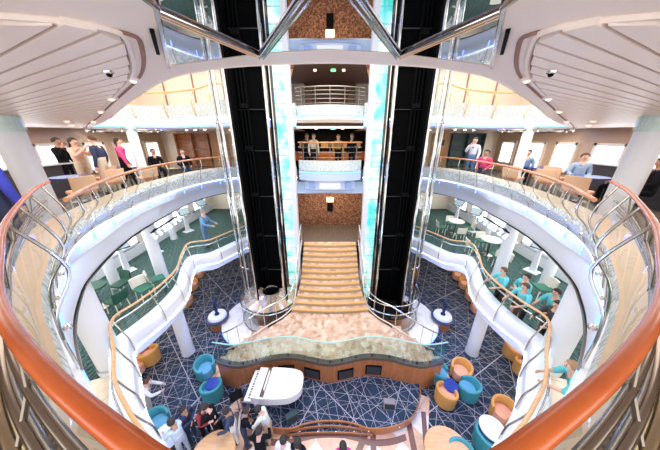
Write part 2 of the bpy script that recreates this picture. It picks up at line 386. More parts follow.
# ---- level 5 deck
A5 = [k for k in range(NA+1) if .283 < AN[k % NA] < 2*PI-.283]
f_deck = lambda a: max(f_top(a), f_bot(a), f_line(a)) + .05
mb = MB(); mb.loft([ring(f_deck, 0, .0), recto(-9.6, 9.6, -2, 13.6, 0)], BROWNC, True); struct(mb, 'floor_promenade')
mb = MB()
mb.loft([arc(f_deck, 0, A5, .06), arc(f_deck, .57, A5, .06), arc(f_deck, .6, A5, .03), arc(f_top, .6, A5, .0)], mat('curb_tan', (.58, .44, .32), .4, var=.06))
struct(mb, 'trim_promenade_curb')
mb = MB(); mb.loft([arc(f_top, .6, A5), arc(f_top, .5, A5, -.015), arc(f_bot, .2, A5)], FROST); struct(mb, 'trim_textured_glass_band')
mb = MB(); mb.loft([arc(f_bot, .2, A5), arc(f_bot, .17, A5, -.05)], WHITE); mb.loft([arc(f_bot, .165, A5, -.05), arc(f_bot, .15, A5, -.0)], COVE); struct(mb, 'trim_blue_strip')
mb = MB(); mb.loft([arc(f_bot, .155, A5), arc(f_line, -.1, A5), arc(f_line, -.12, A5, .03), arc(f_low, -.5, A5, -.02), arc(f_low, -.55, A5)], WHITE); struct(mb, 'trim_promenade_fascia')
mb = MB(); mb.loft([arc(f_low, -.545, A5, -.035), arc(f_low, -.575, A5, -.035), arc(f_low, -.575, A5, .03), arc(f_low, -.545, A5, .03)], CHROMED); struct(mb, 'trim_promenade_lower_edge')
def zc(x): return 2.2 - .15*min(1, max(0, (abs(x)-1.5)/6))
for sx, side in ((-1, 'left'), (1, 'right')):
    mb = MB(); mb.box((sx*9.7, 5.8, 1.1), (.2, 15.6, 2.2), mat('tan_paint', (.52, .37, .25), .5, var=.06)); mb.box((sx*9.58, 5.8, .12), (.05, 15.6, .24), WOODL); struct(mb, 'wall_promenade_'+side, 0)
    for k, (y, wd) in enumerate(((5.2, .9), (6.4, .8), (8.0, .8), (9.5, .7), (10.9, .8), (12.6, .8))):
        mb = MB(); mb.box((sx*9.58, y, .98), (.04, wd, .95), WINL)
        for dy in (-.5, .5): mb.box((sx*9.55, y+dy*(wd+.1), .98), (.1, .09, 1.15), WARMW)
        for dz in (-.53, .53): mb.box((sx*9.55, y, .98+dz), (.1, wd+.2, .09), WARMW)
        struct(mb, f'window_{15+k+(0 if sx < 0 else 6)}', 0)
mb = MB()
for sx in (-1, 1): mb.box((sx*5.9, 13.7, 1.1), (7.4, .2, 2.2), CREAM)
struct(mb, 'wall_promenade_back', 0)
mb = MB(); mb.box((0, 13.4, 1.1), (4.4, .2, 2.2), BLACKM); mb.box((0, 13.27, .75), (4.2, .05, .5), WOODP)
for x in (-1.5, -.9, -.3, .3, .9, 1.5): mb.box((x, 13.27, 1.35), (.42, .05, .35), mat('bar_back_amber', (.35, .16, .05), .4, emit=(.7, .32, .08), es=.25))
struct(mb, 'wall_bar_back', 0)
mb = MB()
for sx in (-1, 1): mb.box((sx*2.15, 11.6, 1.1), (.2, 3.8, 2.2), mat('umber_paint', (.22, .12, .07), .6, var=.1))
struct(mb, 'wall_bar_side', 0)
# ---- ceiling over the promenade, near rim, mirrored soffit
rimlo = [(0, 1.72), (-.26, 1.74), (-.61, 1.80), (-.95, 1.92), (-1.4, 2.2), (-2.38, 3.06), (-3.5, 4.1), (-4.88, 5.41), (-6.6, 6.9), (-8.2, 8.2), (-9.0, 9.0)]
rimup = [(0, 1.50), (-.23, 1.53), (-.42, 1.57), (-.75, 1.68), (-1.12, 1.80)]
RL = smoothc([(x, y, 0) for x, y in rimlo], 60)
def zz(p, dz=0.): return Vector((p[0], p[1], zc(p[0]) + dz))
def sxm(P, sx): return [Vector((p[0]*sx, p[1], p[2])) for p in P] if sx > 0 else [Vector(p) for p in P]
def mir(P): return [Vector((-p[0], p[1], p[2])) for p in P]
trim = smoothc([(-1.31, 1.10, 0), (-1.12, 1.14, 0), (-.97, 1.22, 0), (-1.02, 1.38, 0), (-1.5, 1.98, 0), (-2.3, 2.72, 0), (-3.3, 3.62, 0), (-4.7, 4.9, 0), (-6.2, 6.2, 0), (-7.4, 7.3, 0), (-8.2, 8.1, 0)], 60)
from bisect import bisect
def trimy(x):                         # upper side of the slatted field at a given x (left side)
    T = trim[18:]
    for i in range(len(T)-1):
        if T[i].x >= x >= T[i+1].x:
            t = (T[i].x-x)/max(1e-6, T[i].x-T[i+1].x); return T[i].y + t*(T[i+1].y-T[i].y)
    return T[-1].y if x < T[-1].x else T[0].y
for sx, side in ((1, 'left'), (-1, 'right')):
    S = lambda P: [Vector((p[0]*sx, p[1], p[2])) for p in P]
    mb = MB()
    inner = [Vector((-.61, -2, 2.2)), Vector((-.61, -.5, 2.2)), Vector((-.61, .6, 2.2)), Vector((-.62, 1.03, 2.2)), Vector((-1.10, 1.79, 2.2))]
    near = [zz(p, .0) for p in inner] + [zz(p) for p in RL if p.x < -1.2]
    n = len(near); outp = []
    OUT = [(-.62, -2), (-3, -2), (-9.6, -2), (-9.6, 9.0)]
    seg = [math.dist(OUT[i], OUT[i+1]) for i in range(3)]; tot = sum(seg)
    for k in range(n):
        d = tot*k/(n-1); i = 0
        while i < 2 and d > seg[i]: d -= seg[i]; i += 1
        t = d/seg[i]; outp.append(zz((OUT[i][0]+(OUT[i+1][0]-OUT[i][0])*t, OUT[i][1]+(OUT[i+1][1]-OUT[i][1])*t)))
    mb.loft([S(near), S(outp)], PINKW)
    mb.loft([S([p + Vector((0, 0, .25)) for p in near]), S(near)], PINKW)
    struct(mb, 'ceiling_promenade_'+side, 20)
    # slatted field: boards with dark gaps, running outward from the curved trim
    mb = MB(); d = Vector((-.905, .425, 0)); nrm = Vector((.425, .905, 0))
    def clipy(o):                     # start of a board: march until inside the trim
        t = -1.
        while t < 14:
            p = nrm*o + d*t
            if p.x < -.99 and p.y < trimy(p.x) - .03 and p.y > 1.135 - .04*min(0, p.x+1.2): return t
            t += .006
        return None
    o = -5.0; w = .105
    while o < 5.6:
        t0 = clipy(o + w*.1); t1 = clipy(o + w*.85)
        if t0 is not None and t1 is not None:
            nseg = 7; lo = []; vs = []
            te0 = te1 = None
            for q in range(nseg+1):
                ts = [t0 + (11-t0)*q/nseg, t1 + (11-t1)*q/nseg]
                row = []
                for oo, t in ((o, ts[0]), (o+w*.84, ts[1])):
                    p = nrm*oo + d*t
                    p.x = max(p.x, -9.55)
                    row.append(p)
                vs.append(row)
            flat = [zz(p, -.03) for r in vs for p in r] + [zz(p, -.002) for r in vs for p in r]
            m2 = 2*(nseg+1); fs = []
            for q in range(nseg):
                a = 2*q; fs += [(a, a+1, a+3, a+2), (a, a+2, a+2+m2, a+m2), (a+1, a+1+m2, a+3+m2, a+3)]
            fs.append((0, m2, m2+1, 1))
            mb.add(S(flat), fs, PINKW)
        o += w
    # dark backing seen in the gaps
    bk = [zz(p, -.006) for p in trim[12:]]
    bo = [zz((-9.55, 1.5 + 7.5*k/(len(bk)-1)), -.006) for k in range(len(bk))]
    mb.loft([S(bk), S(bo)], GROOVE)
    struct(mb, 'ceiling_slats_'+side, 20)
    mb = MB(); mb.tube(S([zz(p, -.008) for p in [(-9.5, 1.52), (-5, 1.29), (-2.2, 1.16)]] + [zz(p, -.008) for p in trim]), .016, PINKW, 6)
    mb.tube(S([zz((p[0]+.03, p[1]+.05), -.004) for p in trim]), .012, GROOVE, 4)
    struct(mb, f'trim_ceiling_{side}', 30)
    mb = MB(); mb.tube(S([zz(p, .004) for p in RL]), .012, PINKW, 8); struct(mb, f'trim_rim_{side}', 40)
    # ceiling slot (dark) next to the mirror
    mb = MB(); mb.box((sx*-.885, 1.385, 2.192), (.018, .34, .016), BLACKM, rz=sx*.56)
    tag(mb.build('ceiling_slot', None, 0), f'narrow dark slot in the white ceiling {side} of the mirror panels', 'ceiling slot')
mb = MB(); P = smoothc([(x, y, 2.197) for x, y in rimlo[:5]], 24); Q = smoothc([(x, y, 2.197) for x, y in rimup], 24)
P = mir(P)[::-1] + P[1:]; Q = mir(Q)[::-1] + Q[1:]
mb.loft([P, Q], PINKW); mb.loft([P, [p + Vector((0, 0, .22)) for p in P]], PINKW)
struct(mb, 'trim_rim_front', 30)
# mirror panels, split by chrome strips
MZ = 2.2
def pan(name, poly, label):
    mb = MB(); mb.prism([(p[0], p[1]) for p in poly], MZ, MZ+.02, MIRROR); tag(mb.build(name, None, 0), label, 'mirror panel', 'mirror panels of the ceiling')
front = [(p.x, p.y+.02) for p in Q]
J = (-.41, 1.60); JM = (.41, 1.60)
fc = [p for p in front if abs(p[0]) < .405]
pan('mirror_panel', [J] + sorted(fc) + [JM, (0, .86)] , 'middle mirrored ceiling panel reflecting the black lift shafts')
for s, nm in ((-1, 'left'), (1, 'right')):
    fl = sorted([p for p in front if p[0]*s > .415 and p[0]*s < 1.11], key=lambda p: p[0]*s)
    pan('mirror_panel', [(J[0]*-s, J[1])] + fl + [(s*1.10, 1.79), (s*.66, 1.10)], f'small triangular mirrored ceiling panel beside the {nm} white soffit')
    pan('mirror_panel', [(J[0]*-s, J[1]), (s*.65, 1.09), (s*.62, 1.02), (s*.62, 0), (s*.002, 0), (s*.002, .85)], f'larger mirrored ceiling panel between two chrome strips, {nm} of the middle')
    for (a, b, lab) in (((s*.41, 1.60), (s*.66, 1.09), f'chrome strip along the edge of the small triangular mirror panel, {nm}'), ((s*.41, 1.60), (s*.012, .86), f'chrome strip running overhead from the {nm} lift between mirror panels'), ):
        mb = MB()
        a3, b3 = Vector((*a, MZ-.012)), Vector((*b, MZ-.012)); sd = (b3-a3).cross(Vector((0, 0, 1))).normalized()
        for o in (-.011, .011): mb.tube([a3+sd*o, b3+sd*o], .007, CHROME, 8)
        mb.tube([a3+Vector((0, 0, .006)), b3+Vector((0, 0, .006))], .009, CHROMED, 6)
        tag(mb.build('chrome_strip'), lab, 'metal strip')
    mb = MB(); mb.tube([(s*.62, .2, MZ-.01), (s*.63, 1.04, MZ-.01), (s*1.10, 1.80, MZ-.01)], .012, CHROME, 6); tag(mb.build('chrome_edge'), f'thin chrome edge between mirror ceiling and {nm} white soffit', 'metal strip')
# far part of the promenade ceiling, under the upper deck
f6 = [(0, 9.3), (-1.3, 9.45), (-2.6, 9.3), (-3.8, 8.6), (-5.2, 9.6), (-7.0, 10.3), (-8.4, 10.0), (-9.2, 9.3), (-9.7, 8.6)]
C6 = smoothc([(x, y, 0) for x, y in f6[1:]], 48)
for sx, side in ((1, 'left'), (-1, 'right')):
    S = lambda P: [Vector((p[0]*sx, p[1], p[2])) for p in P]
    Z = lambda z, dy=0.: S([Vector((p.x, p.y+dy, z)) for p in C6])
    n = len(C6); far = S([Vector((-1.3-8.5*k/(n-1), 13.6, 2.06)) for k in range(n)])
    mb = MB(); mb.loft([Z(2.06, .1), far], PINKW); mb.loft([Z(2.4, .1), S([Vector((-1.3-8.5*k/(n-1), 13.6, 2.4)) for k in range(n)])], CREAM); struct(mb, 'ceiling_upper_deck_'+side, 0)
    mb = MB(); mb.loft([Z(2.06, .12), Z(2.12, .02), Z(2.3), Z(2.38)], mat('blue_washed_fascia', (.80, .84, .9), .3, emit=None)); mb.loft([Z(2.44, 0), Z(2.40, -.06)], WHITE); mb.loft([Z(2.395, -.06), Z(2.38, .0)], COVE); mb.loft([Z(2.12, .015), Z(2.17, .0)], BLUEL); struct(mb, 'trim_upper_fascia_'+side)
    mb = MB(); mb.loft([Z(2.44), Z(2.95)], FROST); struct(mb, 'trim_upper_glass_band_'+side)
    mb = MB(); mb.box((sx*-5.6, 13.1, 3.7), (8.6, .2, 2.6), CREAM)
    for x in (-2.4, -3.9, -5.4, -6.9, -8.4): mb.box((sx*x, 12.97, 3.7), (.05, .06, 2.6), GROOVE)
    struct(mb, 'wall_upper_back_'+side, 0)
    mb = MB(); mb.box((sx*-9.9, 10.2, 3.7), (.2, 6, 2.6), CREAM); struct(mb, 'wall_upper_'+side, 0)
    mb = MB(); mb.box((sx*-5.6, 11.8, 5.06), (8.6, 3.6, .12), mat('upper_ceiling_tan', (.82, .66, .46), .5, var=.03)); mb.box((sx*-5.6, 12.9, 4.93), (8.6, .16, .14), GROOVE); struct(mb, 'ceiling_upper_'+side, 0)
# ---- pillars
def pillar(p, r, z0, z1, cap=True):
    mb = MB(); mb.lathe((p[0], p[1], 0), [(r, z0), (r, z1)], WHITE, 24)
    if cap: mb.lathe((p[0], p[1], 0), [(r*1.12, z1-.28), (r*1.12, z1-.02)], GLASSG, 20)
    mb.lathe((p[0], p[1], 0), [(r*1.1, z0), (r*1.1, z0+.12)], WHITE, 24)
    struct(mb, 'pillar')
for s in (-1, 1):
    pillar((s*5.35, 4.0), .19, 0, zc(5))
    pillar((s*6.6, 8.0), .15, 0, zc(6.6))
    pillar((s*4.62, 3.3), .22, Z4, -.55, False)
    pillar((s*5.8, 6.5), .17, Z4, -.55, False)
    pillar((s*6.95, 6.0), .14, Z4, -.55, False)
    pillar((s*7.5, 9.7), .14, Z4, -.55, False)
    pillar((s*5.2, 5.87), .2, Z3, -3.0, False)
    mb = MB(); mb.box((s*5.85, 4.2, 1.1), (.1, .1, 2.14), mat('brass_strip', (.7, .5, .22), .3, .8)); tag(mb.build('brass_upright', None, 0), f'narrow brass upright behind the promenade pillar, {"left" if s < 0 else "right"}', 'post')
# ---- stage, dance floor, curved wall, landing
stage = [at(x, y, -5.3) for x, y in [(244, 371), (239, 389), (243, 407), (252, 419), (265, 425.5), (283, 428.5), (298, 426), (310, 421.5), (330, 419.5), (350, 421), (361, 427), (385, 428), (409, 420), (418, 409), (420, 389), (416, 371)]]
stage = [(p.x, p.y) for p in stage]
half = stage[:9]; sym = []
for (x, y), (x2, y2) in zip(stage, stage[::-1]): sym.append(((x-x2)/2, (y+y2)/2))
SP = smoothc([(x, y, 0) for x, y in sym], 90)
back = [(2.0, 5.6), (-2.0, 5.6)]
SPL = [(p.x, p.y) for p in SP]
wide = SPL + back
mb = MB(); mb.prism(wide, Z3+.002, -5.335, WOODP, NAVY)
edge = [Vector((x, y, -5.318)) for x, y in SPL]; mb.tube(edge, .018, WOODP, 6)
for k in range(6, 84, 9): mb.ball((SP[k].x, SP[k].y-.01, -5.44), .013, LAMPS, 8)
struct(mb, 'floor_stage', 30)
mb = MB()
def crv(pts, z): return [(p.x, p.y) for p in smoothc([at(x, y, z) for x, y in pts], 24)]
c1 = crv([(293, 430), (310, 427), (330, 425.5), (350, 427), (367, 430)], -5.4); c2 = crv([(300, 425), (330, 418), (360, 425)], -5.4)
mb.prism(c1 + c2[::-1], Z3+.002, -5.40, WOODP, NAVY); mb.tube([Vector((x, y, -5.40)) for x, y in c1], .014, WOODP, 6)
c1 = crv([(287, 434.5), (310, 432.5), (330, 432), (350, 432.5), (373, 434.5)], -5.5)
mb.prism(c1 + c2[::-1], Z3+.002, -5.50, WOODP, NAVY); mb.tube([Vector((x, y, -5.50)) for x, y in c1], .014, WOODP, 6)
for x in (300, 318, 336, 354): 
    p = at(x, 430, -5.45); mb.ball((p.x, p.y-.03, p.z), .013, LAMPS, 8)
struct(mb, 'stage_steps', 30)
dance = [at(x, y, Z3) for x, y in [(262, 424), (300, 440), (330, 436), (360, 440), (400, 428), (422, 408), (440, 412), (430, 432), (416, 448)]]
dl = [(-3.0, 4.0), (-2.62, 4.5), (-2.2, 4.4)] + [(2.2, 4.4), (2.62, 4.5), (3.02, 4.32), (2.75, 3.75), (2.55, 3.3), (2.4, 2.6), (2.1, 1.6), (-2.1, 1.6), (-2.4, 2.6), (-2.55, 3.3)]
mb = MB(); mb.prism(dl, Z3, Z3+.004, DANCE)
for (a, b) in (((-1.15, 3.5), (-.9, 1.6)), ((1.15, 3.5), (.9, 1.6)), ((-2.2, 3.95), (-2.0, 1.7)), ((2.2, 3.95), (2.0, 1.7)), ((-.95, 3.45), (.2, 1.7)), ((.95, 3.45), (-.2, 1.7))):
    A, B = Vector((*a, Z3+.006)), Vector((*b, Z3+.006)); sd = (B-A).cross(Vector((0, 0, 1))).normalized()*.075
    mb.add([A-sd, A+sd, B+sd, B-sd], [(0, 1, 2, 3)], BROWNT)
edge2 = [Vector((p[0]*1.03, p[1]-.10, Z3+.008)) for p in SPL]; edge3 = [Vector((p[0]*1.03, p[1]-.24, Z3+.008)) for p in SPL]
mb.loft([edge2[20:-20], edge3[20:-20]], BROWNT)
for s in (-1, 1): mb.loft([[Vector((s*x, y, Z3+.009)) for x, y in dl[5:9]][:4] if False else [Vector((s*2.75, 3.95, Z3+.009)), Vector((s*2.55, 3.3, Z3+.009)), Vector((s*2.4, 2.6, Z3+.009))], [Vector((s*2.62, 3.97, Z3+.009)), Vector((s*2.42, 3.3, Z3+.009)), Vector((s*2.27, 2.6, Z3+.009))]], BROWNT)
struct(mb, 'floor_dance', 0)
# wall plan and glass top, symmetric
wl = [(216, 359), (235, 365), (252, 363.5), (271, 359), (294, 357.5), (314, 361.5), (330, 364)]
ZW = -4.5
WP = [at(x, y, ZW) for x, y in wl]; WP = WP[:-1] + [Vector((0, WP[-1].y, ZW))] + mir(WP[:-1])[::-1]
WP = smoothc(WP, 96); NW = len(WP)
gt = [(209, 348), (226, 349), (246, 345), (271, 340), (290, 338.5), (312, 343), (330, 345)]
def ztop(x):            # height of the glass edge: level in the middle, dropping to the tips
    t = min(1, abs(x)/4.3); return ZW + .82 - .42*max(0, (t-.55)/.45)**1.6
def zbase(x): t = min(1, abs(x)/4.3); return ZW - .25*max(0, (t-.5)/.5)**1.5
mb = MB(); mb.loft([[Vector((p.x, p.y+.06*0, Z3)) for p in WP], [Vector((p.x, p.y, zbase(p.x))) for p in WP]], WOODP)
mb.loft([[Vector((p.x, p.y+.12, Z3)) for p in WP], [Vector((p.x, p.y+.12, zbase(p.x))) for p in WP]], WOODP)
for q in (0, NW-1): p = WP[q]; mb.add([(p.x, p.y, Z3), (p.x, p.y+.12, Z3), (p.x, p.y+.12, zbase(p.x)), (p.x, p.y, zbase(p.x))], [(0, 1, 2, 3)], WOODP)
tag(mb.build('wall_curved_front', None, 30), kind='structure')
mb = MB(); mb.loft([[Vector((p.x, p.y-.03, zbase(p.x)-.08)) for p in WP], [Vector((p.x, p.y-.03, zbase(p.x)+.02)) for p in WP], [Vector((p.x, p.y+.12, zbase(p.x)+.02)) for p in WP]], mat('dark_stone_cap', (.10, .075, .06), .3, var=.2))
struct(mb, 'trim_wall_cap', 30)
land = [(p.x, p.y+.1) for p in WP if abs(p.x) < 2.3] + [(2.35, 5.75), (1.75, 6.35), (1.3, 6.95), (-1.3, 6.95), (-1.75, 6.35), (-2.35, 5.75)]
mb = MB(); mb.prism(land, Z3+.01, ZW, PEACH); struct(mb, 'floor_stair_landing', 0)
NST = 12; RIS = (Z4-ZW)/NST; TRD = .2183; Y0 = 6.72
mb = MB()
for k in range(NST):
    z1 = ZW + RIS*(k+1); y0 = Y0 + TRD*k; hw = 1.2 + .28*max(0, 1-k/5)**2
    bow = .10
    fr = [Vector((-hw + 2*hw*q/12, y0 - bow*(1-(2*q/12-1)**2), 0)) for q in range(13)]
    bk2 = [Vector((p.x, 9.40, 0)) for p in fr]
    mb.loft([[Vector((p.x, p.y, z1-RIS)) for p in fr], [Vector((p.x, p.y, z1-.035)) for p in fr]], RISER)
    mb.loft([[Vector((p.x, p.y-.03, z1-.035)) for p in fr], [Vector((p.x, p.y-.03, z1)) for p in fr], [Vector((p.x, p.y+.07, z1)) for p in fr]], STEPG)
    mb.loft([[Vector((p.x, p.y+.07, z1)) for p in fr], [Vector((p.x, p.y+TRD+.12, z1)) for p in fr]], PEACH)
    for s in (0, 12): mb.add([(fr[s].x, fr[s].y, Z3+.01), (fr[s].x, 9.4, Z3+.01), (fr[s].x, 9.4, z1), (fr[s].x, fr[s].y, z1)], [(0, 1, 2, 3)], RISER)
struct(mb, 'grand_staircase', 20)
for s, nm in ((-1, 'left'), (1, 'right')):      # flights going down sideways from the landing
    mb = MB()
    for k in range(6):
        z1 = ZW - .183*(k+1); x0 = s*(2.28 + .27*k)
        yn = min((abs(p.x-x0), p.y) for p in WP)[1] + .12
        xs = sorted((x0, x0+s*.3)); yb = 6.2 - .1*k
        mb.box(((xs[0]+xs[1])/2, (yn+yb)/2, (z1+Z3+.01)/2), (xs[1]-xs[0], yb-yn, z1-Z3-.01), PEACH)
        mb.box((x0+s*.285, (yn+yb)/2, z1-.015), (.035, yb-yn, .034), STEPG)
    struct(mb, 'side_stairs_'+nm, 0)
# ---- centre balconies between the lifts
def bowl(z, y0, bow, hw=1.3, n=24): return [Vector((-hw+2*hw*k/n, y0 - bow*(1-(2*k/n-1)**2), z)) for k in range(n+1)]
BW = mat('balcony_blue_lit_white', (.52, .63, .86), .35)  # white paint with the blue light mixed into its base colour
mb = MB(); mb.loft([bowl(.44, 9.55, .36), bowl(.86, 9.55, .38)], FROST); mb.loft([bowl(.42, 9.55, .37), bowl(.36, 9.55, .37)], BLUEL)
mb.loft([bowl(.36, 9.55, .36), bowl(.05, 9.55, .34), bowl(.03, 9.6, .30)], BW)
mb.loft([bowl(.03, 9.62, .24, 1.1), bowl(-.36, 9.62, .24, 1.1), bowl(-.40, 9.66, .18, 1.05), bowl(-.55, 9.9, .0, 1.2)], BW)
for x in (-.78, .78): mb.box((x, 9.43, -.16), (.26, .06, .26), mat('blue_grey_inset', (.25, .35, .62), .3), rz=x*-.12)
mb.box((0, 9.385, -.16), (.9, .03, .26), mat('pale_inset', (.85, .9, .93), .2))
mb.loft([bowl(.86, 9.55, .38), bowl(.86, 9.7, .38), bowl(.0, 9.7, .38)], CREAM)
mb.box((0, 9.75, -.3), (2.9, .1, .5), BW)
struct(mb, 'trim_bar_balcony', 30)
for z0, nm in ((2.3, 'upper'), (4.25, 'top')):
    mb = MB(); mb.loft([bowl(z0, 9.7, .3), bowl(z0-.04, 9.55, .36), bowl(z0+.08, 9.5, .40), bowl(z0+.16, 9.55, .37)], mat('cream_soffit', (.85, .74, .6), .4))
    mb.loft([bowl(z0, 9.7, .3), [Vector((p.x*1.6, 13.3, z0)) for p in bowl(0, 0, 0)]], mat('umber_ceiling', (.32, .17, .09), .5, var=.1))
    if nm == 'upper':
        mb.loft([bowl(z0+.16, 9.55, .37), bowl(z0+.22, 9.55, .37)], BLUEL); mb.loft([bowl(z0+.22, 9.55, .36), bowl(z0+.56, 9.55, .38)], FROST)
    struct(mb, f'trim_{nm}_balcony', 30)
mb = MB(); mb.add([(-2, 9.6, 2.42), (2, 9.6, 2.42), (2, 13.3, 2.42), (-2, 13.3, 2.42)], [(0, 1, 2, 3)], BROWNC); struct(mb, 'floor_upper_bar', 0)
mb = MB(); mb.box((0, 13.35, 3.6), (4.2, .1, 2.5), mat('upper_bar_wall', (.22, .11, .06), .5, var=.2))
for x in (-1.4, 1.4): mb.box((x, 13.27, 3.5), (.9, .05, 1.2), WOODP, rz=0)
struct(mb, 'wall_upper_bar', 0)
mb = MB()
for sx in (-1, 1): mb.box((sx*2.05, 11.5, 3.6), (.1, 3.6, 2.4), mat('umber_paint', (.22, .12, .07), .6))
struct(mb, 'wall_upper_bar_side', 0)
def ang_of(p): return math.atan2(-p[0], p[1]-CY0)
def side_a(a, s): return a if s < 0 else -a
# ================================================================ PEOPLE  (facing -Y in their own frame)
def skeleton(pose):
    """joints: name -> (x, y, z, rx)   edges follow; sides l / r"""
    J = {}; E = []
    sit = pose.startswith('sit')
    hz = .50 if sit else .93
    ln = {'lean': .22, 'rail': .10, 'play': .16}.get(pose, 0.02)     # forward lean of the trunk
    T = lambda z: -ln*(z-hz)/.6
    J['pelvis'] = (0, 0, hz, .118)
    for n, dz, r in (('waist', .18, .105), ('chest', .38, .122), ('neck', .555, .052), ('headb', .63, .070), ('headm', .70, .088), ('headt', .775, .068)):
        J[n] = (0, T(hz+dz) - (.02 if n.startswith('head') else 0), hz+dz, r)
    E += [('pelvis', 'waist', 'T'), ('waist', 'chest', 'T'), ('chest', 'neck', 'N'), ('neck', 'headb', 'H'), ('headb', 'headm', 'H'), ('headm', 'headt', 'H')]
    hm = J['headm']; J['nose'] = (0, hm[1]-.112, hm[2]-.015, .014); E.append(('headm', 'nose', 'H'))
    for s, k in ((-1, 'r'), (1, 'l')):
        ez = J['headm']; J['ear'+k] = (s*.092, ez[1]+.01, ez[2]-.01, .018); E.append(('headm', 'ear'+k, 'H'))
        sh = Vector((s*.175, T(hz+.48), hz+.485)); hip = Vector((s*.088, 0, hz-.03))
        if sit: kn = Vector((s*.11, -.42, .50)); an = Vector((s*.11, -.40, .09))
        elif pose == 'walk': kn = Vector((s*.09, -.10 if s > 0 else .02, .50)); an = Vector((s*.09, -.18 if s > 0 else .22, .09 if s > 0 else .13))
        else: kn = Vector((s*.10, -.015, .50)); an = Vector((s*.11, .02, .09))
        toe = an + Vector((s*.02, -.16, -.05)) if pose != 'walk' or s > 0 else an + Vector((0, -.14, -.08))
        dn = lambda *a: Vector(a)
        arms = {'stand': (dn(s*.235, .03, -.28), dn(s*.235, -.03, -.53)),
                'rail': (dn(s*.27, -.10, -.26), dn(s*.20, -.34, -.34)),
                'lean': (dn(s*.25, -.14, -.24), dn(s*.16, -.36, -.30)),
                'phone': (dn(s*.25, -.12, -.25), dn(s*.13, -.20, .02)) if s < 0 else (dn(s*.24, .02, -.28), dn(s*.21, -.16, -.46)),
                'photo': (dn(s*.25, -.16, -.20), dn(s*.09, -.36, .02)),
                'cross': (dn(s*.25, -.05, -.26), dn(-s*.02, -.22, -.26)),
                'play': (dn(s*.24, -.10, -.26), dn(s*.12, -.30, -.22)),
                'walk': (dn(s*.23, .10*s, -.27), dn(s*.22, .06*s-.10, -.50)),
                'sit': (dn(s*.24, -.02, -.27), dn(s*.15, -.26, -.36)),
                'sitread': (dn(s*.24, -.08, -.26), dn(s*.10, -.30, -.20))}[pose]
        el = sh + (arms[0] - Vector((s*.175, 0, 0))); wr = sh + (arms[1] - Vector((s*.175, 0, 0)))
        for n, v, r in (('sh', sh, .062), ('el', el, .043), ('wr', wr, .030), ('hip', hip, .088), ('kn', kn, .058), ('an', an, .040), ('toe', toe, .034)): J[n+k] = (*v, r)
        E += [('chest', 'sh'+k, 'T'), ('sh'+k, 'el'+k, 'A'), ('el'+k, 'wr'+k, 'F'), ('pelvis', 'hip'+k, 'P'), ('hip'+k, 'kn'+k, 'L'), ('kn'+k, 'an'+k, 'C'), ('an'+k, 'toe'+k, 'S'+k)]
        d = (wr-el).normalized(); side = Vector((s, 0, 0)); side = (side - d*side.dot(d)).normalized(); up = d.cross(side)
        pa = wr + d*.055; J['pa'+k] = (*pa, .030); E.append(('wr'+k, 'pa'+k, 'F2'))
        for q, (o, l) in enumerate(((-.030, .060), (-.010, .070), (.010, .066), (.030, .052))):
            a = pa + d*.028 + up*o; b = a + d*l*.6 + side*-.008; c = a + d*l*.85 + side*-.028
            for w, v, r in (('a', a, .011), ('b', b, .010), ('c', c, .008)): J[f'f{q}{w}{k}'] = (*v, r)
            E += [('pa'+k, f'f{q}a{k}', 'F2'), (f'f{q}a{k}', f'f{q}b{k}', 'F2'), (f'f{q}b{k}', f'f{q}c{k}', 'F2')]
        a = wr + d*.04 - up*.036 - side*.01; b = a + d*.035 - up*.018 - side*.012
        J['tha'+k] = (*a, .012); J['thb'+k] = (*b, .010); E += [('pa'+k, 'tha'+k, 'F2'), ('tha'+k, 'thb'+k, 'F2')]
    return J, E
def bake(pose):
    J, E = skeleton(pose); names = list(J); idx = {n: i for i, n in enumerate(names)}
    me = bpy.data.meshes.new('tmp'); me.from_pydata([J[n][:3] for n in names], [(idx[a], idx[b]) for a, b, _ in E], [])
    o = bpy.data.objects.new('tmp', me); COL.objects.link(o)
    sk = o.modifiers.new('s', 'SKIN'); sk.use_smooth_shade = True
    if not me.skin_vertices: 
        bm = bmesh.new(); bm.from_mesh(me); bm.verts.layers.skin.verify(); bm.to_mesh(me); bm.free()
    for i, n in enumerate(names):
        r = J[n][3]; sv = me.skin_vertices[0].data[i]
        fx = 1.32 if n in ('pelvis', 'waist', 'chest') else 1
        sv.radius = (r*fx, r*(.86 if n in ('pelvis', 'waist', 'chest') else 1)); sv.use_root = (n == 'pelvis'); 
    ss = o.modifiers.new('u', 'SUBSURF'); ss.levels = 1; ss.render_levels = 1
    dg = bpy.context.evaluated_depsgraph_get(); dg.update()
    out = bpy.data.meshes.new_from_object(o.evaluated_get(dg))
    bpy.data.objects.remove(o)
    # nearest bone of every face
    segs = [(Vector(J[a][:3]), Vector(J[b][:3]), t, (J[a][3]+J[b][3])/2) for a, b, t in E]
    reg = []
    for p in out.polygons:
        c = p.center; best = None
        for a, b, t, r in segs:
            ab = b-a; u = max(0, min(1, (c-a).dot(ab)/max(1e-9, ab.length_squared))); d = (c-(a+ab*u)).length/(r+.01)
            if best is None or d < best[0]: best = (d, t)
        tt = best[1]
        if tt == 'T' and c.z < J['pelvis'][2] + (.12 if pose.startswith('sit') else .17): tt = 'P'
        reg.append(tt)
    return out, reg, J
BAKED = {}
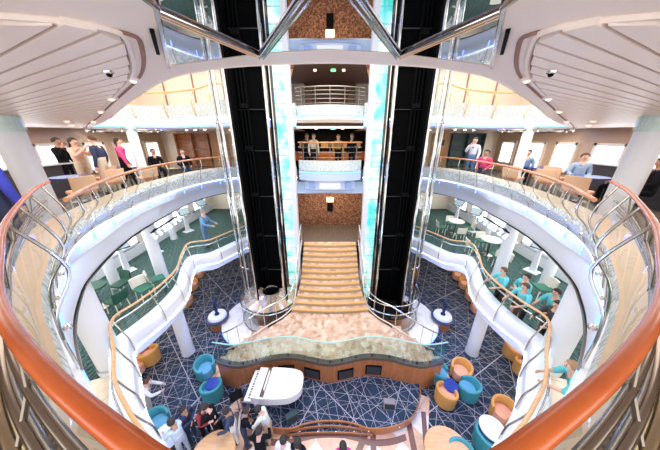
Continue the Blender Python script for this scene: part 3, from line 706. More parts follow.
def shell(src, reg, keep, off, m, name):
    bm = bmesh.new(); bm.from_mesh(src); bm.normal_update(); bm.faces.ensure_lookup_table()
    bmesh.ops.delete(bm, geom=[bm.faces[i] for i in range(len(reg)) if reg[i] not in keep], context='FACES')
    nm = {v: v.normal.copy() for v in bm.verts}
    for v in bm.verts: v.co += nm[v]*off
    be = [e for e in bm.edges if e.is_boundary]
    if be:
        g = bmesh.ops.extrude_edge_only(bm, edges=be)
        for v in g['geom']:
            if isinstance(v, bmesh.types.BMVert): pass
        for v in [v for v in g['geom'] if isinstance(v, bmesh.types.BMVert)]: v.co -= v.normal*off*1.3
    me = bpy.data.meshes.new(name); bm.to_mesh(me); bm.free(); me.materials.clear(); me.materials.append(m)
    for p in me.polygons: p.use_smooth = True; p.material_index = 0
    return me
def cloth(c): return mat('cloth_%.2f_%.2f_%.2f' % c, c, .8, var=.12, vs=25)
SKIN1 = mat('skin_light', (.72, .44, .32), .5); SKIN2 = mat('skin_tan', (.50, .28, .18), .5)
MCACHE = {}
def person(loc, face, pose, shirt, trousers, hair, label, skin=SKIN1, long=False, short=False, bald=False, sc=1., bare=False, group=None):
    if pose not in BAKED: BAKED[pose] = bake(pose)
    src, reg, J = BAKED[pose]
    rz = math.atan2(face[1]-loc[1], face[0]-loc[0]) + PI/2
    t = thing('person', loc, label, 'person', group, rz); t.scale = (sc, sc, sc)
    def get(key, fn):
        if key not in MCACHE: MCACHE[key] = fn()
        return MCACHE[key]
    def put(name, me): o = bpy.data.objects.new(name, me); COL.objects.link(o); o.parent = t; return o
    def body():
        m = src.copy(); m.materials.clear(); m.materials.append(skin)
        for p in m.polygons: p.use_smooth = True; p.material_index = 0
        return m
    put('body', get((pose, 'b', skin.name), body))
    top = {'T', 'N', 'A'} | (set() if bare else {'F'})
    low = {'P', 'L'} | (set() if short else {'C'})
    put('shirt', get((pose, 's', shirt, bare), lambda: shell(src, reg, top - {'N'}, .014, cloth(shirt), 'shirt')))
    put('shorts' if short else 'trousers', get((pose, 't', trousers, short), lambda: shell(src, reg, low, .010, cloth(trousers), 'trousers')))
    for k in 'lr': put('shoe', get((pose, 'sh'+k), lambda: shell(src, reg, {'S'+k}, .012, cloth((.04, .035, .035)), 'shoe')))
    hm = J['headm']; c = Vector(hm[:3])
    def hairm():
        mb = MB(); hc = cloth(hair) if hair else skin
        n = 16; rows = []
        for i in range(8):
            th = .0 + (PI*.62)*i/7; row = []
            for k in range(n):
                a = 2*PI*k/n; fr = -math.sin(a)      # fr = 1 at the face
                lim = PI*(.36 if fr > .45 else .56 if fr > -.2 else .66); tt = min(th, lim)
                row.append(c + Vector((.104*math.sin(tt)*math.cos(a), .012+.115*math.sin(tt)*math.sin(a), .012+.108*math.cos(tt))))
            rows.append(row)
        mb.loft(rows, hc, True)
        if long:
            mb.loft([[c + Vector((x, .085 - abs(x)*.5, .0)) for x in (-.1, -.05, 0, .05, .1)], [c + Vector((x*1.1, .10 - abs(x)*.35, -.14)) for x in (-.1, -.05, 0, .05, .1)], [c + Vector((x*.9, .10, -.27)) for x in (-.1, -.05, 0, .05, .1)], [c + Vector((x*.9, .06, -.27)) for x in (-.1, -.05, 0, .05, .1)], [c + Vector((x, .05, -.0)) for x in (-.1, -.05, 0, .05, .1)]], hc)
        me = mb.build('hairtmp', None, 60); m = me.data; bpy.data.objects.remove(me); return m
    if hair: put('hair', get((pose, 'h', hair, long), hairm))
    def facem(s):
        mb = MB(); W = mat('eye_dark', (.03, .02, .02), .2)
        mb.ball(c + Vector((s*.034, -.083, .012)), .011, W, 8)
        me = mb.build('e', None, 60); m = me.data; bpy.data.objects.remove(me); return m
    def mouthm():
        mb = MB(); mb.ball(c + Vector((0, -.080, -.052)), .020, mat('lip', (.45, .15, .13), .4), 8, (1.2, .5, .35)); me = mb.build('e', None, 60); m = me.data; bpy.data.objects.remove(me); return m
    put('eye', get((pose, 'e1'), lambda: facem(-1))); put('eye', get((pose, 'e2'), lambda: facem(1))); put('mouth', get((pose, 'm'), mouthm))
    return t
BLK = (.012, .012, .016); NVY = (.02, .03, .08); DK = (.03, .022, .018); BR = (.10, .05, .025); GY = (.30, .28, .26); TQ = (.12, .55, .62); WH = (.80, .80, .80)
def g3(x, y): return at(x, y, Z3)
def P4(x, y, dr=.45):
    p = at(x, y, Z4); a = ang_of(p); r = math.hypot(p.x, p.y-CY0); lim = f_l4(a) + dr
    return rp(f_l4, a, Z4, dr) if r < lim else p
def SP4(a, dr): return rp(f_l4, -a, Z4, dr)
person(g3(194, 440), (-1.2, 3), 'cross', NVY, NVY, DK, 'leftmost standing person in the row of people by the round table', SKIN2, sc=.78)
person(g3(208, 436), g3(230, 445), 'play', (.25, .02, .03), BLK, DK, 'dark haired person in deep red top, second from left in the standing row', SKIN1, long=True, sc=.78)
person(g3(222, 438), g3(205, 436), 'lean', BLK, BLK, DK, 'person in black leaning towards the one in deep red', SKIN1, sc=.78)
person(g3(238, 440), g3(225, 446), 'rail', (.035, .05, .10), WH, DK, 'person in dark jacket and pale trousers, middle of the standing row', SKIN2, sc=.78)
person(g3(247, 444), g3(262, 436), 'play', BLK, NVY, DK, 'person in black with bowed head just left of the man in the pale shirt', SKIN2, sc=.78)
person(g3(271, 441), g3(245, 436), 'lean', (.72, .76, .70), (.50, .36, .25), DK, 'man in pale shirt and tan trousers bending at the stage corner', sc=.78)
person(g3(264, 467), (-1.8, 5), 'rail', BLK, BLK, DK, 'person in black and white below the man in the pale shirt', SKIN1, sc=.78)
person(g3(152, 414), g3(175, 405), 'lean', WH, (.62, .55, .48), BR, 'person in white beside the teal chair at the left parapet', sc=.78)
person(g3(187, 455), g3(166, 436), 'rail', (.55, .68, .78), (.45, .5, .6), DK, 'person in pale blue shirt bent over the white table, lower left', SKIN2, sc=.78)
person(g3(287, 472), (-.3, 6), 'stand', WH, NVY, DK, 'dark haired head in white top at the bottom edge, left of the steps', sc=.78)
person(g3(300, 474), (0, 6), 'stand', BLK, BLK, DK, 'dark haired head in black top at the bottom edge near the steps', long=True, sc=.78)
person(g3(342, 478), (0, 6), 'stand', (.55, .03, .22), BLK, DK, 'dark haired head in magenta top at the bottom edge below the steps', long=True, sc=.78)
# gallery
person(P4(208, 247, .5), (-3, 9), 'rail', (.16, .32, .50), (.12, .22, .36), GY, 'man in blue shirt alone at the left gallery rail near the lift')
person(SP4(1.62, .45), (3.5, 5), 'rail', TQ, BLK, BR, 'leftmost staff member in turquoise polo and black shorts at the right gallery rail', short=True, bare=True, sc=.80)
person(SP4(1.675, .75), (3.2, 4.6), 'cross', TQ, BLK, DK, 'second staff member in turquoise polo from the left on the right gallery', short=True, bare=True, sc=.80)
person(SP4(1.76, .45), (3.0, 4.2), 'rail', TQ, BLK, BR, 'third turquoise polo at the right gallery rail, next to the seam in the rail', bare=True, sc=.80)
person(SP4(1.78, .98), (3.0, 4.0), 'rail', TQ, BLK, DK, 'turquoise polo behind the woman in black on the right gallery', bare=True, sc=.80)
person(SP4(1.87, .50), (3.0, 3.6), 'rail', (.05, .05, .05), BLK, DK, 'woman in black leaning on the right gallery rail beside the thick pillar', long=True, sc=.80)
person(SP4(2.22, .55), (2.5, 3.0), 'lean', TQ, BLK, (.35, .22, .12), 'person in turquoise polo alone below the thick pillar on the right landing', short=True, bare=True, sc=.80)
# promenade
person((-8.35, 7.2, 0), (-3, 8), 'phone', BLK, BLK, DK, 'leftmost walker in black by the left promenade windows', SKIN2)
person((-7.75, 7.1, 0), (-6.8, 7.2), 'photo', (.75, .45, .35), (.55, .42, .3), DK, 'long haired woman in peach top facing the tall man on the left promenade', long=True)
person((-7.15, 7.2, 0), (-8, 7.0), 'stand', NVY, (.5, .42, .32), BR, 'tall man in navy top and beige trousers on the left promenade', sc=1.04)
person((-7.1, 7.9, 0), (-5, 8.6), 'walk', (.70, .06, .22), BLK, DK, 'person in pink top just right of the tall man on the left promenade', long=True)
person((-7.3, 9.6, .0), (-6, 8.6), 'sit', BLK, BLK, DK, 'seated person in black, left of the far left promenade pillar', SKIN2)
person((-6.1, 9.6, .0), (-5, 8.6), 'sit', BLK, NVY, DK, 'seated person in black, right of the far left promenade pillar')
person((-4.5, 2.85, .0), (-5.5, 6), 'stand', (.04, .06, .5), NVY, DK, 'person in bright blue at the left edge of the picture')
person((6.0, 9.8, 0), (4.5, 7.5), 'phone', (.62, .66, .76), (.10, .17, .30), DK, 'man in pale shirt and jeans holding a phone on the right promenade')
person((6.0, 8.9, .0), (4.5, 7.5), 'sit', (.70, .05, .16), NVY, DK, 'seated person in red patterned top at the right promenade rail', SKIN2)
person((7.6, 8.9, .0), (6.9, 8.0), 'sit', (.2, .3, .42), BLK, DK, 'seated person in blue grey at the back right window table')
person((7.7, 7.0, .0), (7.2, 6.1), 'sit', (.3, .42, .6), BLK, BR, 'seated person in pale blue by the right promenade counter')
person((7.9, 5.9, .0), (7.2, 6.1), 'sit', BLK, BLK, DK, 'dark silhouette seated by the counter, left one of two', SKIN2)
person((7.8, 5.35, .0), (7.2, 5.9), 'sit', BLK, BLK, DK, 'dark silhouette seated nearest the right promenade pillar', SKIN2)
# bar between the lifts
person((-1.05, 10.6, .25), (0, 9), 'stand', (.06, .04, .03), BLK, DK, 'dark figure at the left end of the middle bar balcony', SKIN2, sc=.95)
person((-.72, 10.3, .25), (0, 9), 'stand', (.75, .66, .52), BLK, DK, 'person in cream shirt on the middle bar balcony', sc=.95)
person((.38, 10.7, .25), (0, 9), 'stand', (.45, .25, .08), BLK, BR, 'person in amber top on the middle bar balcony', sc=.92)
person((1.0, 10.6, .25), (0, 9), 'stand', BLK, BLK, DK, 'dark figure at the right end of the middle bar balcony', SKIN2, sc=.95)
# ================================================================ LIFTS
FAN = [mat('fan_gold', (.75, .55, .28), .25, .7), mat('fan_silver', (.75, .74, .72), .2, .8), mat('fan_rose', (.72, .48, .42), .25, .6)]
for s, nm in ((-1, 'left'), (1, 'right')):
    cx, cy, r = s*2.45, 7.6, 1.08
    X = lambda p: Vector(((cx + (p[0])*-s if False else cx + p[0]*(1 if s < 0 else -1)), cy + p[1], p[2]))
    t = thing('glass_lift', (0, 0, 0), f'{nm} panoramic lift tower: black open shaft, chrome mullions and glass', 'lift')
    mb = MB(); mb.box(X((-.12, .72, -.2)), (.98, .06, 10.2), BLACK); mb.box(X((-.6, .45, -.2)), (.05, .55, 10.2), BLACK); mb.build('shaft_wall', t, 0)
    mb = MB()
    for x in (-.47, -.35, -.24): mb.box(X((x, .60, -.2)), (.035, .1, 10.2), mat('guide_rail_black', (.004, .0045, .005), .7))
    mb.build('guide_rails', t, 0)
    for z in (-3.6, -2.0, -.35, 1.3, 2.6, 3.8):
        mb = MB(); mb.box(X((-.12, .66, z)), (.96, .05, .02), GREYM); mb.box(X((-.36, .58, z+.1)), (.26, .1, .12), BLACKM); mb.build('cross_bracket', t, 0)
    def P(deg, z, rr=None): a = math.radians(deg); return X((rr*math.cos(a), rr*math.sin(a), z)) if rr else X((r*math.cos(a), .5*math.sin(a), z))
    for deg, rad, m in ((178, .06, CHROME), (224, .045, CHROME), (245, .045, CHROME), (249, .025, BLACKM), (306, .045, CHROME), (312, .04, BLACKM)):
        mb = MB(); mb.cyl(P(deg, -5.28), P(deg, 4.9), rad, m, 10); mb.build('mullion', t)
    for d0, d1 in ((178, 224), (224, 245), (312, 345)):
        mb = MB(); mb.loft([[P(d0+(d1-d0)*k/5, -5.2) for k in range(6)], [P(d0+(d1-d0)*k/5, 4.9) for k in range(6)]], GLASST); mb.build('glass_panel', t)
    for z in (-2.9, -.4, 2.15):
        mb = MB(); mb.tube([P(178+k*8, z) for k in range(8)], .022, CHROME, 6); mb.build('ring_band', t)
    # drum at the foot
    mb = MB(); mb.loft([[P(150+k*10, -5.28, 1.22) for k in range(25)], [P(150+k*10, -4.35, 1.22) for k in range(25)]], GLASST); mb.build('drum_glass', t)
    mb = MB(); mb.tube([P(150+k*10, -4.35, 1.22) for k in range(25)], .028, CHROME, 6); mb.tube([P(150+k*10, -5.25, 1.22) for k in range(25)], .03, CHROME, 6); mb.build('drum_rim', t)
    mb = MB()
    if s < 0:
        for k in range(30):
            a0, a1 = 150+k*8, 150+(k+1)*8
            mb.add([P(a0, -4.22, .32), P(a1, -4.22, .32), P(a1, -4.36, 1.1), P(a0, -4.36, 1.1)], [(0, 1, 2, 3)], FAN[k % 3])
        mb.build('fan_roof', t, 0)
        mb = MB(); mb.tube([P(k*15, -4.2, .32) for k in range(24)], .04, CHROMED, 6, True); mb.lathe(tuple(X((0, 0, 0))), [(.32, -4.22), (.30, -4.5)], BLACKM, 20); mb.build('hatch_ring', t)
        mb = MB(); mb.lathe(tuple(X((0, 0, 0))), [(.95, -5.27), (.95, -4.4)], mat('cab_bronze', (.22, .13, .10), .2, .6), 30); mb.build('cab', t)
    else:
        mb.lathe(tuple(X((0, 0, 0))), [(0, -5.22), (1.1, -5.22)], BLACKM, 30); mb.build('pit_floor', t)
        mb = MB(); mb.tube([P(150+k*10, -4.0, 1.16) for k in range(25)], .022, CHROME, 6); mb.build('guard_rail', t)
        mb = MB(); mb.lathe(tuple(X((0, 0, 0))), [(1.12, -5.25), (1.12, -4.7)], WOODP, 18, math.radians(200), math.radians(340)); mb.build('inner_wood_panel', t)
    # back-lit column between lift and stairs
    t = thing('light_column', (s*1.5, 8.6, Z3), f'{nm} glowing cyan glass-block column with white edge beside the stairs', 'light column')
    def Bx(name, x, w, m, y=0, d=.16): mb = MB(); mb.box((x, y, 5.2), (w, d, 10.3), m); return mb.build(name, t, 0)
    Bx('backlit_panel', s*.18, .38, CY); Bx('white_frame', -s*.10, .18, WHITE, -.02, .3); Bx('black_frame', s*.41, .08, BLACKM, -.03, .2); Bx('steel_edge', s*.51, .12, CHROME, 0, .1)
    # raised round plinth
    pc = (s*2.95, 7.3)
    t = thing('lift_plinth', (pc[0], pc[1], Z3), f'round white plinth with blue lit rim under the {nm} lift', 'plinth')
    mb = MB(); mb.lathe((0, 0, 0), [(1.46, .24), (1.46, .3), (0, .3)], marble('terrazzo_white' + nm, [(.75, .72, .7), (.86, .84, .82), (.9, .89, .88)], 9., (.8, .78, .76), .7, 0, .01), 48); mb.build('top', t)
    mb = MB(); mb.lathe((0, 0, 0), [(1.44, .01), (1.44, .24)], WOODP, 48); mb.build('side', t)
    mb = MB(); mb.tube([(1.47*math.cos(k*PI/24), 1.47*math.sin(k*PI/24), .25) for k in range(48)], .022, BLUEL, 6, True); mb.build('blue_rim', t)
    p = at(220 if s < 0 else 440, 324, Z3)
    p = Vector((s*4.62, 7.1, Z3))
    t = thing('statue_pedestal', (p.x, p.y, p.z), f'round wooden pedestal with white top outside the {nm} lift', 'pedestal')
    mb = MB(); mb.lathe((0, 0, 0), [(.34, .01), (.34, .42)], WOODP, 28); mb.build('drum', t)
    mb = MB(); mb.lathe((0, 0, 0), [(.34, .42), (.44, .44), (.44, .5), (.34, .52)], mat('navy_stone', (.04, .06, .14), .25, var=.3, vs=14), 28); mb.build('stone_rim', t)
    mb = MB(); mb.lathe((0, 0, 0), [(.36, .51), (.33, .6), (0, .62)], WHITE, 28); mb.build('white_top', t)
    mb = MB(); mb.lathe((0, 0, 0), [(.10, 0), (.08, .05), (.045, .12), (.07, .22), (.05, .34), (.085, .44), (.06, .52), (.03, .58), (.10, .66), (.11, .69), (0, .7)], mat('statue_navy', (.015, .03, .11), .25, .3), 16)
    tag(mb.build('statuette', None, 40, (p.x, p.y, p.z+.62)), f'slim navy turned statuette on the pedestal by the {nm} lift', 'statue')
# ================================================================ RAILINGS
def railing(name, label, s, a0, a1, zr, npost, rr, mrail, zfun=None, n=70):
    t = thing(name, (0, 0, 0), label, 'railing')
    A = [a0 + (a1-a0)*k/n for k in range(n+1)]
    mb = MB(); mb.tube([rp(f_rail, side_a(a, s), zr) for a in A], [(rr[0]+(rr[1]-rr[0])*k/n) for k in range(n+1)], mrail, 14); mb.build('handrail', t, 60)
    for k in range(npost):
        if zr > 1.2 and k > 3: continue
        a = side_a(a0 + (a1-a0)*(k+.5)/npost, s)
        pr = rp(f_rail, a, zr-.015); pt = rp(f_top, a, .62, -.05); pm = rp(f_bot, a, .22, -.05); pe = rp(f_bot, a, .0, -.045)
        mid = pr*.45 + pt*.55 + Vector((math.sin(a), -math.cos(a), 0))*.10*(zr-.6)*2
        path = smoothc([pr, mid, pt, pm, pe], 20)
        mb = MB(); mb.tube(path, .012 if zr < 1.2 else .010, CHROME, 6); po = mb.build('post', t, 60)
        mb = MB(); mb.tube([pm+(pe-pm)*.4, pe], .014, BLUEL, 6); mb.build('blue_glow_tip', po, 60)  # glowing sleeve stands in for blue LED light on the post end
        q = rp(f_top, a, .52, -.07); mb = MB(); mb.ball(q, .026, CHROME, 10); mb.build('standoff', po, 60)
    for k in range(npost):
        b0, b1 = a0 + (a1-a0)*(k+.06)/npost, a0 + (a1-a0)*(k+.94)/npost
        B = [side_a(b0+(b1-b0)*q/6, s) for q in range(7)]
        mb = MB(); mb.loft([[rp(f_top, a, .58, .03) for a in B], [rp(f_top, a, .8, .02)*.5 + rp(f_rail, a, zr-.1)*.5 for a in B], [rp(f_rail, a, zr-.07, .02) for a in B]], GLASS); mb.build('glass_panel', t, 60)
    return t
for s, nm in ((-1, 'left'), (1, 'right')):
    railing('promenade_railing', f'slim wooden-topped glass railing curving from the {nm} lift to the {nm} white pillar', s, .36, 2.26, 1.05, 13, (.028, .026), RAILT)
    t = railing('near_railing', f'thick polished orange wooden railing sweeping across the lower {nm} foreground', s, 2.31, PI-.02, 1.3, 7, (.014, .018), RAILW)
    A = [2.36 + (PI-2.4)*k/50 for k in range(51)]
    for dz, dr, rr, m in ((-.16, .03, .012, CHROMED), (-.24, .065, .016, CHROMED), (-.30, .10, .02, mat('brassy_chrome', (.45, .38, .26), .15, 1.))):
        mb = MB(); mb.tube([rp(f_rail, side_a(a, s), 1.3+dz, dr) for a in A], rr, m, 8); mb.build('lower_tube', t, 60)
    for a in (2.5, 2.68, 2.84, 2.98, 3.08):
        mb = MB(); mb.tube([rp(f_rail, side_a(a, s), 1.275), rp(f_rail, side_a(a, s), 1.14, .03), rp(f_rail, side_a(a, s), 1.0, .10)], .007, CHROMED, 6); mb.box(rp(f_rail, side_a(a, s), 1.14, .03), (.022, .015, .015), CHROMED, rz=a); mb.build('clamp_bracket', t)
    # gallery (lower) railing
    t = thing('gallery_railing', (0, 0, 0), f'double wooden rail with glass along the {nm} side of the lower gallery', 'railing')
    a0, a1 = .55, 2.62
    A = [a0 + (a1-a0)*k/70 for k in range(71)]
    mb = MB(); mb.tube([rp(f_l4, side_a(a, s), -1.75, .12) for a in A], .026, WOODL, 8); mb.build('handrail', t, 60)
    mb = MB(); mb.tube([rp(f_l4, side_a(a, s), -1.95, .20) for a in A], .018, CHROME, 8); mb.build('second_rail', t, 60)
    NP = 12
    for k in range(NP+1):
        a = side_a(a0 + (a1-a0)*k/NP, s)
        mb = MB(); mb.tube(smoothc([rp(f_l4, a, -1.77, .12), rp(f_l4, a, -2.05, .05), rp(f_l4, a, -2.33, -.02), rp(f_l4, a, -2.7, -.03)], 12), .015, CHROME, 6); mb.build('post', t, 60)
    for k in range(NP):
        B = [side_a(a0 + (a1-a0)*(k+.05+.9*q/6)/NP, s) for q in range(7)]
        mb = MB(); mb.loft([[rp(f_l4, a, -2.33, .15) for a in B], [rp(f_l4, a, -1.8, .13) for a in B]], GLASS); mb.build('glass_panel', t, 60)
    # upper deck railing
    t = thing('upper_railing', (0, 0, 0), f'gold railing with arched posts on the {nm} upper deck balcony', 'railing')
    S6 = [Vector((p.x*(1 if s < 0 else -1), p.y+.1, 0)) for p in C6 if p.x < -2.4]
    GOLD = mat('gold_rail', (.72, .50, .24), .25, .7)
    mb = MB(); mb.tube([p + Vector((0, .1, 3.45)) for p in S6], .035, GOLD, 8); mb.build('handrail', t, 60)
    for k in range(2, len(S6)-1, 5):
        p = S6[k]; mb = MB(); mb.tube(smoothc([p+Vector((0, .1, 3.43)), p+Vector((s*.12, 0, 3.2)), p+Vector((s*.1, -.1, 2.95)), p+Vector((0, -.13, 2.5))], 12), .022, GOLD, 6); mb.build('post', t, 60)
for z0, zs, lab, nmm in ((1.55, (1.37, 1.17, .98), 'wooden-topped railing of chrome bars on the middle bar balcony between the lifts', 'bar_railing'), (3.45, (3.33, 3.2, 3.06, 2.92), 'chrome multi-bar railing on the upper middle balcony between the lifts', 'upper_bar_railing')):
    t = thing(nmm, (0, 0, 0), lab, 'railing')
    mb = MB(); mb.tube(bowl(z0, 9.6, .36), .03, RAILT if z0 < 2 else CHROMED, 8); mb.build('handrail', t, 60)
    for z in zs: mb = MB(); mb.tube(bowl(z, 9.6, .37), .013, CHROMED, 6); mb.build('bar', t, 60)
    for k in (2, 7, 12, 17, 22):
        p = bowl(0, 9.6, .37)[k]; mb = MB(); mb.tube([(p.x, p.y, z0), (p.x, p.y, zs[-1]-.12)], .016, CHROMED, 6); mb.build('post', t, 60)
for s, nm in ((-1, 'left'), (1, 'right')):
    t = thing('stair_railing', (0, 0, 0), f'curved chrome railing down the {nm} side of the grand stairs and round the lift', 'railing')
    base = [(1.32, 9.35, Z4), (1.34, 8.4, -3.4), (1.36, 7.6, -3.9), (1.45, 6.95, -4.45), (1.72, 6.42, -4.5), (2.15, 6.02, -4.5), (2.7, 5.78, -4.75), (3.3, 5.72, -5.15), (3.75, 5.8, -5.45)]
    Pb = smoothc([(s*x, y, z) for x, y, z in base], 64)
    mb = MB(); mb.tube([p + Vector((0, 0, .85)) for p in Pb], .026, CHROME, 8); mb.build('handrail', t, 60)
    mb = MB(); mb.tube([p + Vector((0, 0, .08)) for p in Pb], .022, mat('pale_stringer', (.8, .72, .62), .3), 8); mb.build('bottom_rail', t, 60)
    for k in range(0, len(Pb), 6):
        mb = MB(); mb.cyl(Pb[k] + Vector((0, 0, 0)), Pb[k] + Vector((0, 0, .85)), .012, CHROME, 6); mb.build('post', t, 60)
# wavy glass balustrade on the curved wall
t = thing('wavy_glass_balustrade', (0, 0, 0), 'long wavy greenish glass balustrade on the curved wooden wall behind the piano', 'balustrade')
K = 16
for k in range(K):
    i0, i1 = int(k*(NW-1)/K), int((k+1)*(NW-1)/K)
    seg = WP[i0:i1+1]
    lean = .0
    mb = MB(); mb.loft([[Vector((p.x, p.y-.0, zbase(p.x)+.03)) for p in seg], [Vector((p.x, p.y+.02, ztop(p.x))) for p in seg]], GLASSG); mb.loft([[Vector((p.x, p.y+.012, zbase(p.x)+.03)) for p in seg], [Vector((p.x, p.y+.032, ztop(p.x))) for p in seg]], GLASSG)
    mb.build('glass_panel', t, 60)
    if 0 < k: p = seg[0]; mb = MB(); mb.box((p.x, p.y-.015, zbase(p.x)+.12), (.05, .03, .1), CHROMED); mb.build('clamp', t, 0)
mb = MB(); mb.tube([Vector((p.x, p.y+.025, ztop(p.x)+.008)) for p in WP], .02, mat('glass_edge_green', (.38, .62, .54), .15), 6); mb.build('top_edge', t, 60)
for k, x in enumerate((-1.32, -.55, .45, 1.35)):
    i = min(range(NW), key=lambda q: abs(WP[q].x-x)); p = WP[i]; d = WP[i+1]-WP[i-1]
    t = thing('wall_vent', (p.x, p.y-.015, -5.02), ['first', 'second', 'third', 'rightmost'][k] + ' black vent panel from the left in the curved wooden wall' if k < 3 else 'rightmost black vent panel in the curved wooden wall', 'vent', 'black vent panels in the wooden wall', math.atan2(d.y, d.x))
    mb = MB(); mb.rbox((0, 0, 0), (.5, .05, .38), BLACKM, .01); mb.build('frame', t)
    mb = MB(); mb.box((0, -.028, 0), (.43, .01, .31), mat('vent_mesh', (.03, .03, .035), .7, bump=.5, bs=90)); mb.build('grille', t, 0)
# ================================================================ PIANO
t = thing('grand_piano', (-1.42, 4.10, -5.333), 'white grand piano on the dark carpeted stage', 'piano', None, math.radians(-4)); t.scale = (.69, .64, .8)
PW = mat('piano_white', (.90, .89, .87), .12, coat=.6)
out = smoothc([(-.95, -.62, 0), (-.5, -.65, 0), (.05, -.62, 0), (.55, -.52, 0), (.88, -.25, 0), (.95, .12, 0), (.86, .48, 0), (.6, .62, 0), (.2, .66, 0), (-.4, .66, 0), (-.95, .66, 0)], 60)
poly = [(p.x, p.y) for p in out]
mb = MB(); mb.prism(poly, .62, .92, PW); mb.build('case', t, 30)
# lid in two leaves, keyboard at the left end
top = smoothc([(-.42, -.66, 0), (.05, -.64, 0), (.56, -.54, 0), (.9, -.26, 0), (.97, .12, 0), (.88, .50, 0), (.6, .645, 0), (.2, .68, 0), (-.42, .68, 0)], 48)
mb = MB(); mb.prism([(p.x, p.y) for p in top], .925, .955, PW); mb.build('lid', t, 30)
mb = MB(); mb.box((-.52, .01, .96), (.14, 1.2, .03), mat('piano_string_brown', (.10, .05, .03), .4)); mb.build('open_front', t, 0)
mb = MB(); mb.box((-.47, .0, 1.02), (.03, .8, .16), PW, rx=0); tag(mb.build('music_desk', t, 0))
mb = MB(); mb.rbox((-1.08, .02, .70), (.30, 1.3, .10), PW, .02); mb.build('key_bed', t)
mb = MB(); mb.box((-1.09, .02, .757), (.15, 1.14, .02), mat('ivory', (.9, .88, .82), .2))
for k in range(36):
    if k % 7 not in (2, 6): mb.box((-1.05, -.54+k*.0315, .772), (.09, .014, .016), BLACKM)
mb.build('keyboard', t, 0)
mb = MB(); mb.rbox((-.80, .02, .86), (.26, 1.28, .05), PW, .015); mb.build('fallboard', t)
for x, y in ((-.85, -.5), (-.85, .52), (.62, .05)):
    mb = MB(); mb.lathe((x, y, 0), [(.05, .06), (.055, .2), (.075, .5), (.085, .62)], PW, 12); g = mb.build('leg', t); mb = MB(); mb.ball((x, y, .035), .034, mat('brass', (.7, .5, .2), .25, 1.), 10); mb.build('caster', g)
mb = MB(); mb.box((-.7, 0, .3), (.05, .16, .6), PW); mb.box((-.78, 0, .06), (.18, .22, .03), mat('brass', (.7, .5, .2), .25, 1.)); mb.build('pedal_lyre', t, 0)
# ================================================================ FURNITURE
TEAL = mat('teal_upholstery', (.05, .30, .35), .7, var=.15, vs=20); TEALS = mat('blue_seat', (.12, .36, .55), .7, var=.1)
ORNG = mat('orange_upholstery', (.66, .33, .09), .7, var=.12, vs=20); ORNS = mat('peach_seat', (.80, .40, .26), .7, var=.1)
DARKF = mat('dark_base', (.03, .025, .02), .5)
def tub_chair():
    t = thing('tub_armchair', (0, 0, 0), 'x', 'armchair')
    mb = MB(); mb.lathe((0, 0, 0), [(.30, .0), (.31, .06)], DARKF, 24); mb.build('base', t)
    # C-shaped upholstered shell, opening towards -Y
    mb = MB(); a0, a1 = math.radians(-52), math.radians(232); n = 26; C = [[] for _ in range(6)]
    for k in range(n+1):
        u = k/n; a = a0+(a1-a0)*u; h = .58 + .17*math.sin(PI*u)**1.2
        for q, (r, z) in enumerate(((.27, .06), (.36, .06), (.385, h-.03), (.36, h), (.31, h), (.29, h-.04))):
            C[q].append(Vector((r*math.cos(a), r*math.sin(a), z)))
    mb.loft([C[1], C[2], C[3], C[4], C[5], C[0]], TEAL)
    for k in (0, n): mb.add([C[q][k] for q in range(6)], [(0, 1, 2, 3, 4, 5)], TEAL)
    mb.build('shell_back', t, 40)
    mb = MB(); mb.lathe((0, -.03, 0), [(.0, .06), (.28, .06), (.29, .36), (.27, .42), (0, .44)], TEALS, 24); mb.build('seat_cushion', t, 50)
    return t
TUB = tub_chair(); TUBO = dup(TUB, (0, 0, 0), 0)
for c in TUBO.children: recolour(c, TEAL, ORNG); recolour(c, TEALS, ORNS)
used = set()
def tub(px, py, kind, faceto, label, group):
    p = at(px, py, Z3); src = TUB if kind == 't' else TUBO
    rz = math.atan2(faceto[1]-p.y, faceto[0]-p.x) + PI/2
    if src.name not in used: used.add(src.name); o = src; o.location = p; o.rotation_euler = (0, 0, rz); o['label'] = label; o['group'] = group
    else: o = dup(src, p, rz, label, group)
    o.scale = (.80, .80, .80)
    return o
cR = at(451, 386, Z3); g = 'armchairs round the small table on the right'
tub(437, 379, 't', cR, 'teal tub armchair on the stage side of the blue table', g); tub(459, 377, 'o', cR, 'orange tub armchair at the back of the group round the blue table', g)
tub(466, 395, 't', cR, 'teal tub armchair on the right side of the blue table', g); tub(444, 401, 'o', cR, 'orange tub armchair at the front of the group round the blue table', g)
cL = at(213, 385, Z3); g = 'armchairs near the piano'
tub(207, 374, 't', cL, 'teal tub armchair behind the low blue table left of the piano', g); tub(214, 396, 't', cL + Vector((.1, 0, 0)), 'teal tub armchair in front of the low blue table left of the piano', g)
g = 'armchairs along the lower lounge edge'
tub(160, 430, 't', at(175, 430, Z3), 'teal tub armchair beside the white parapet, lower left', g)
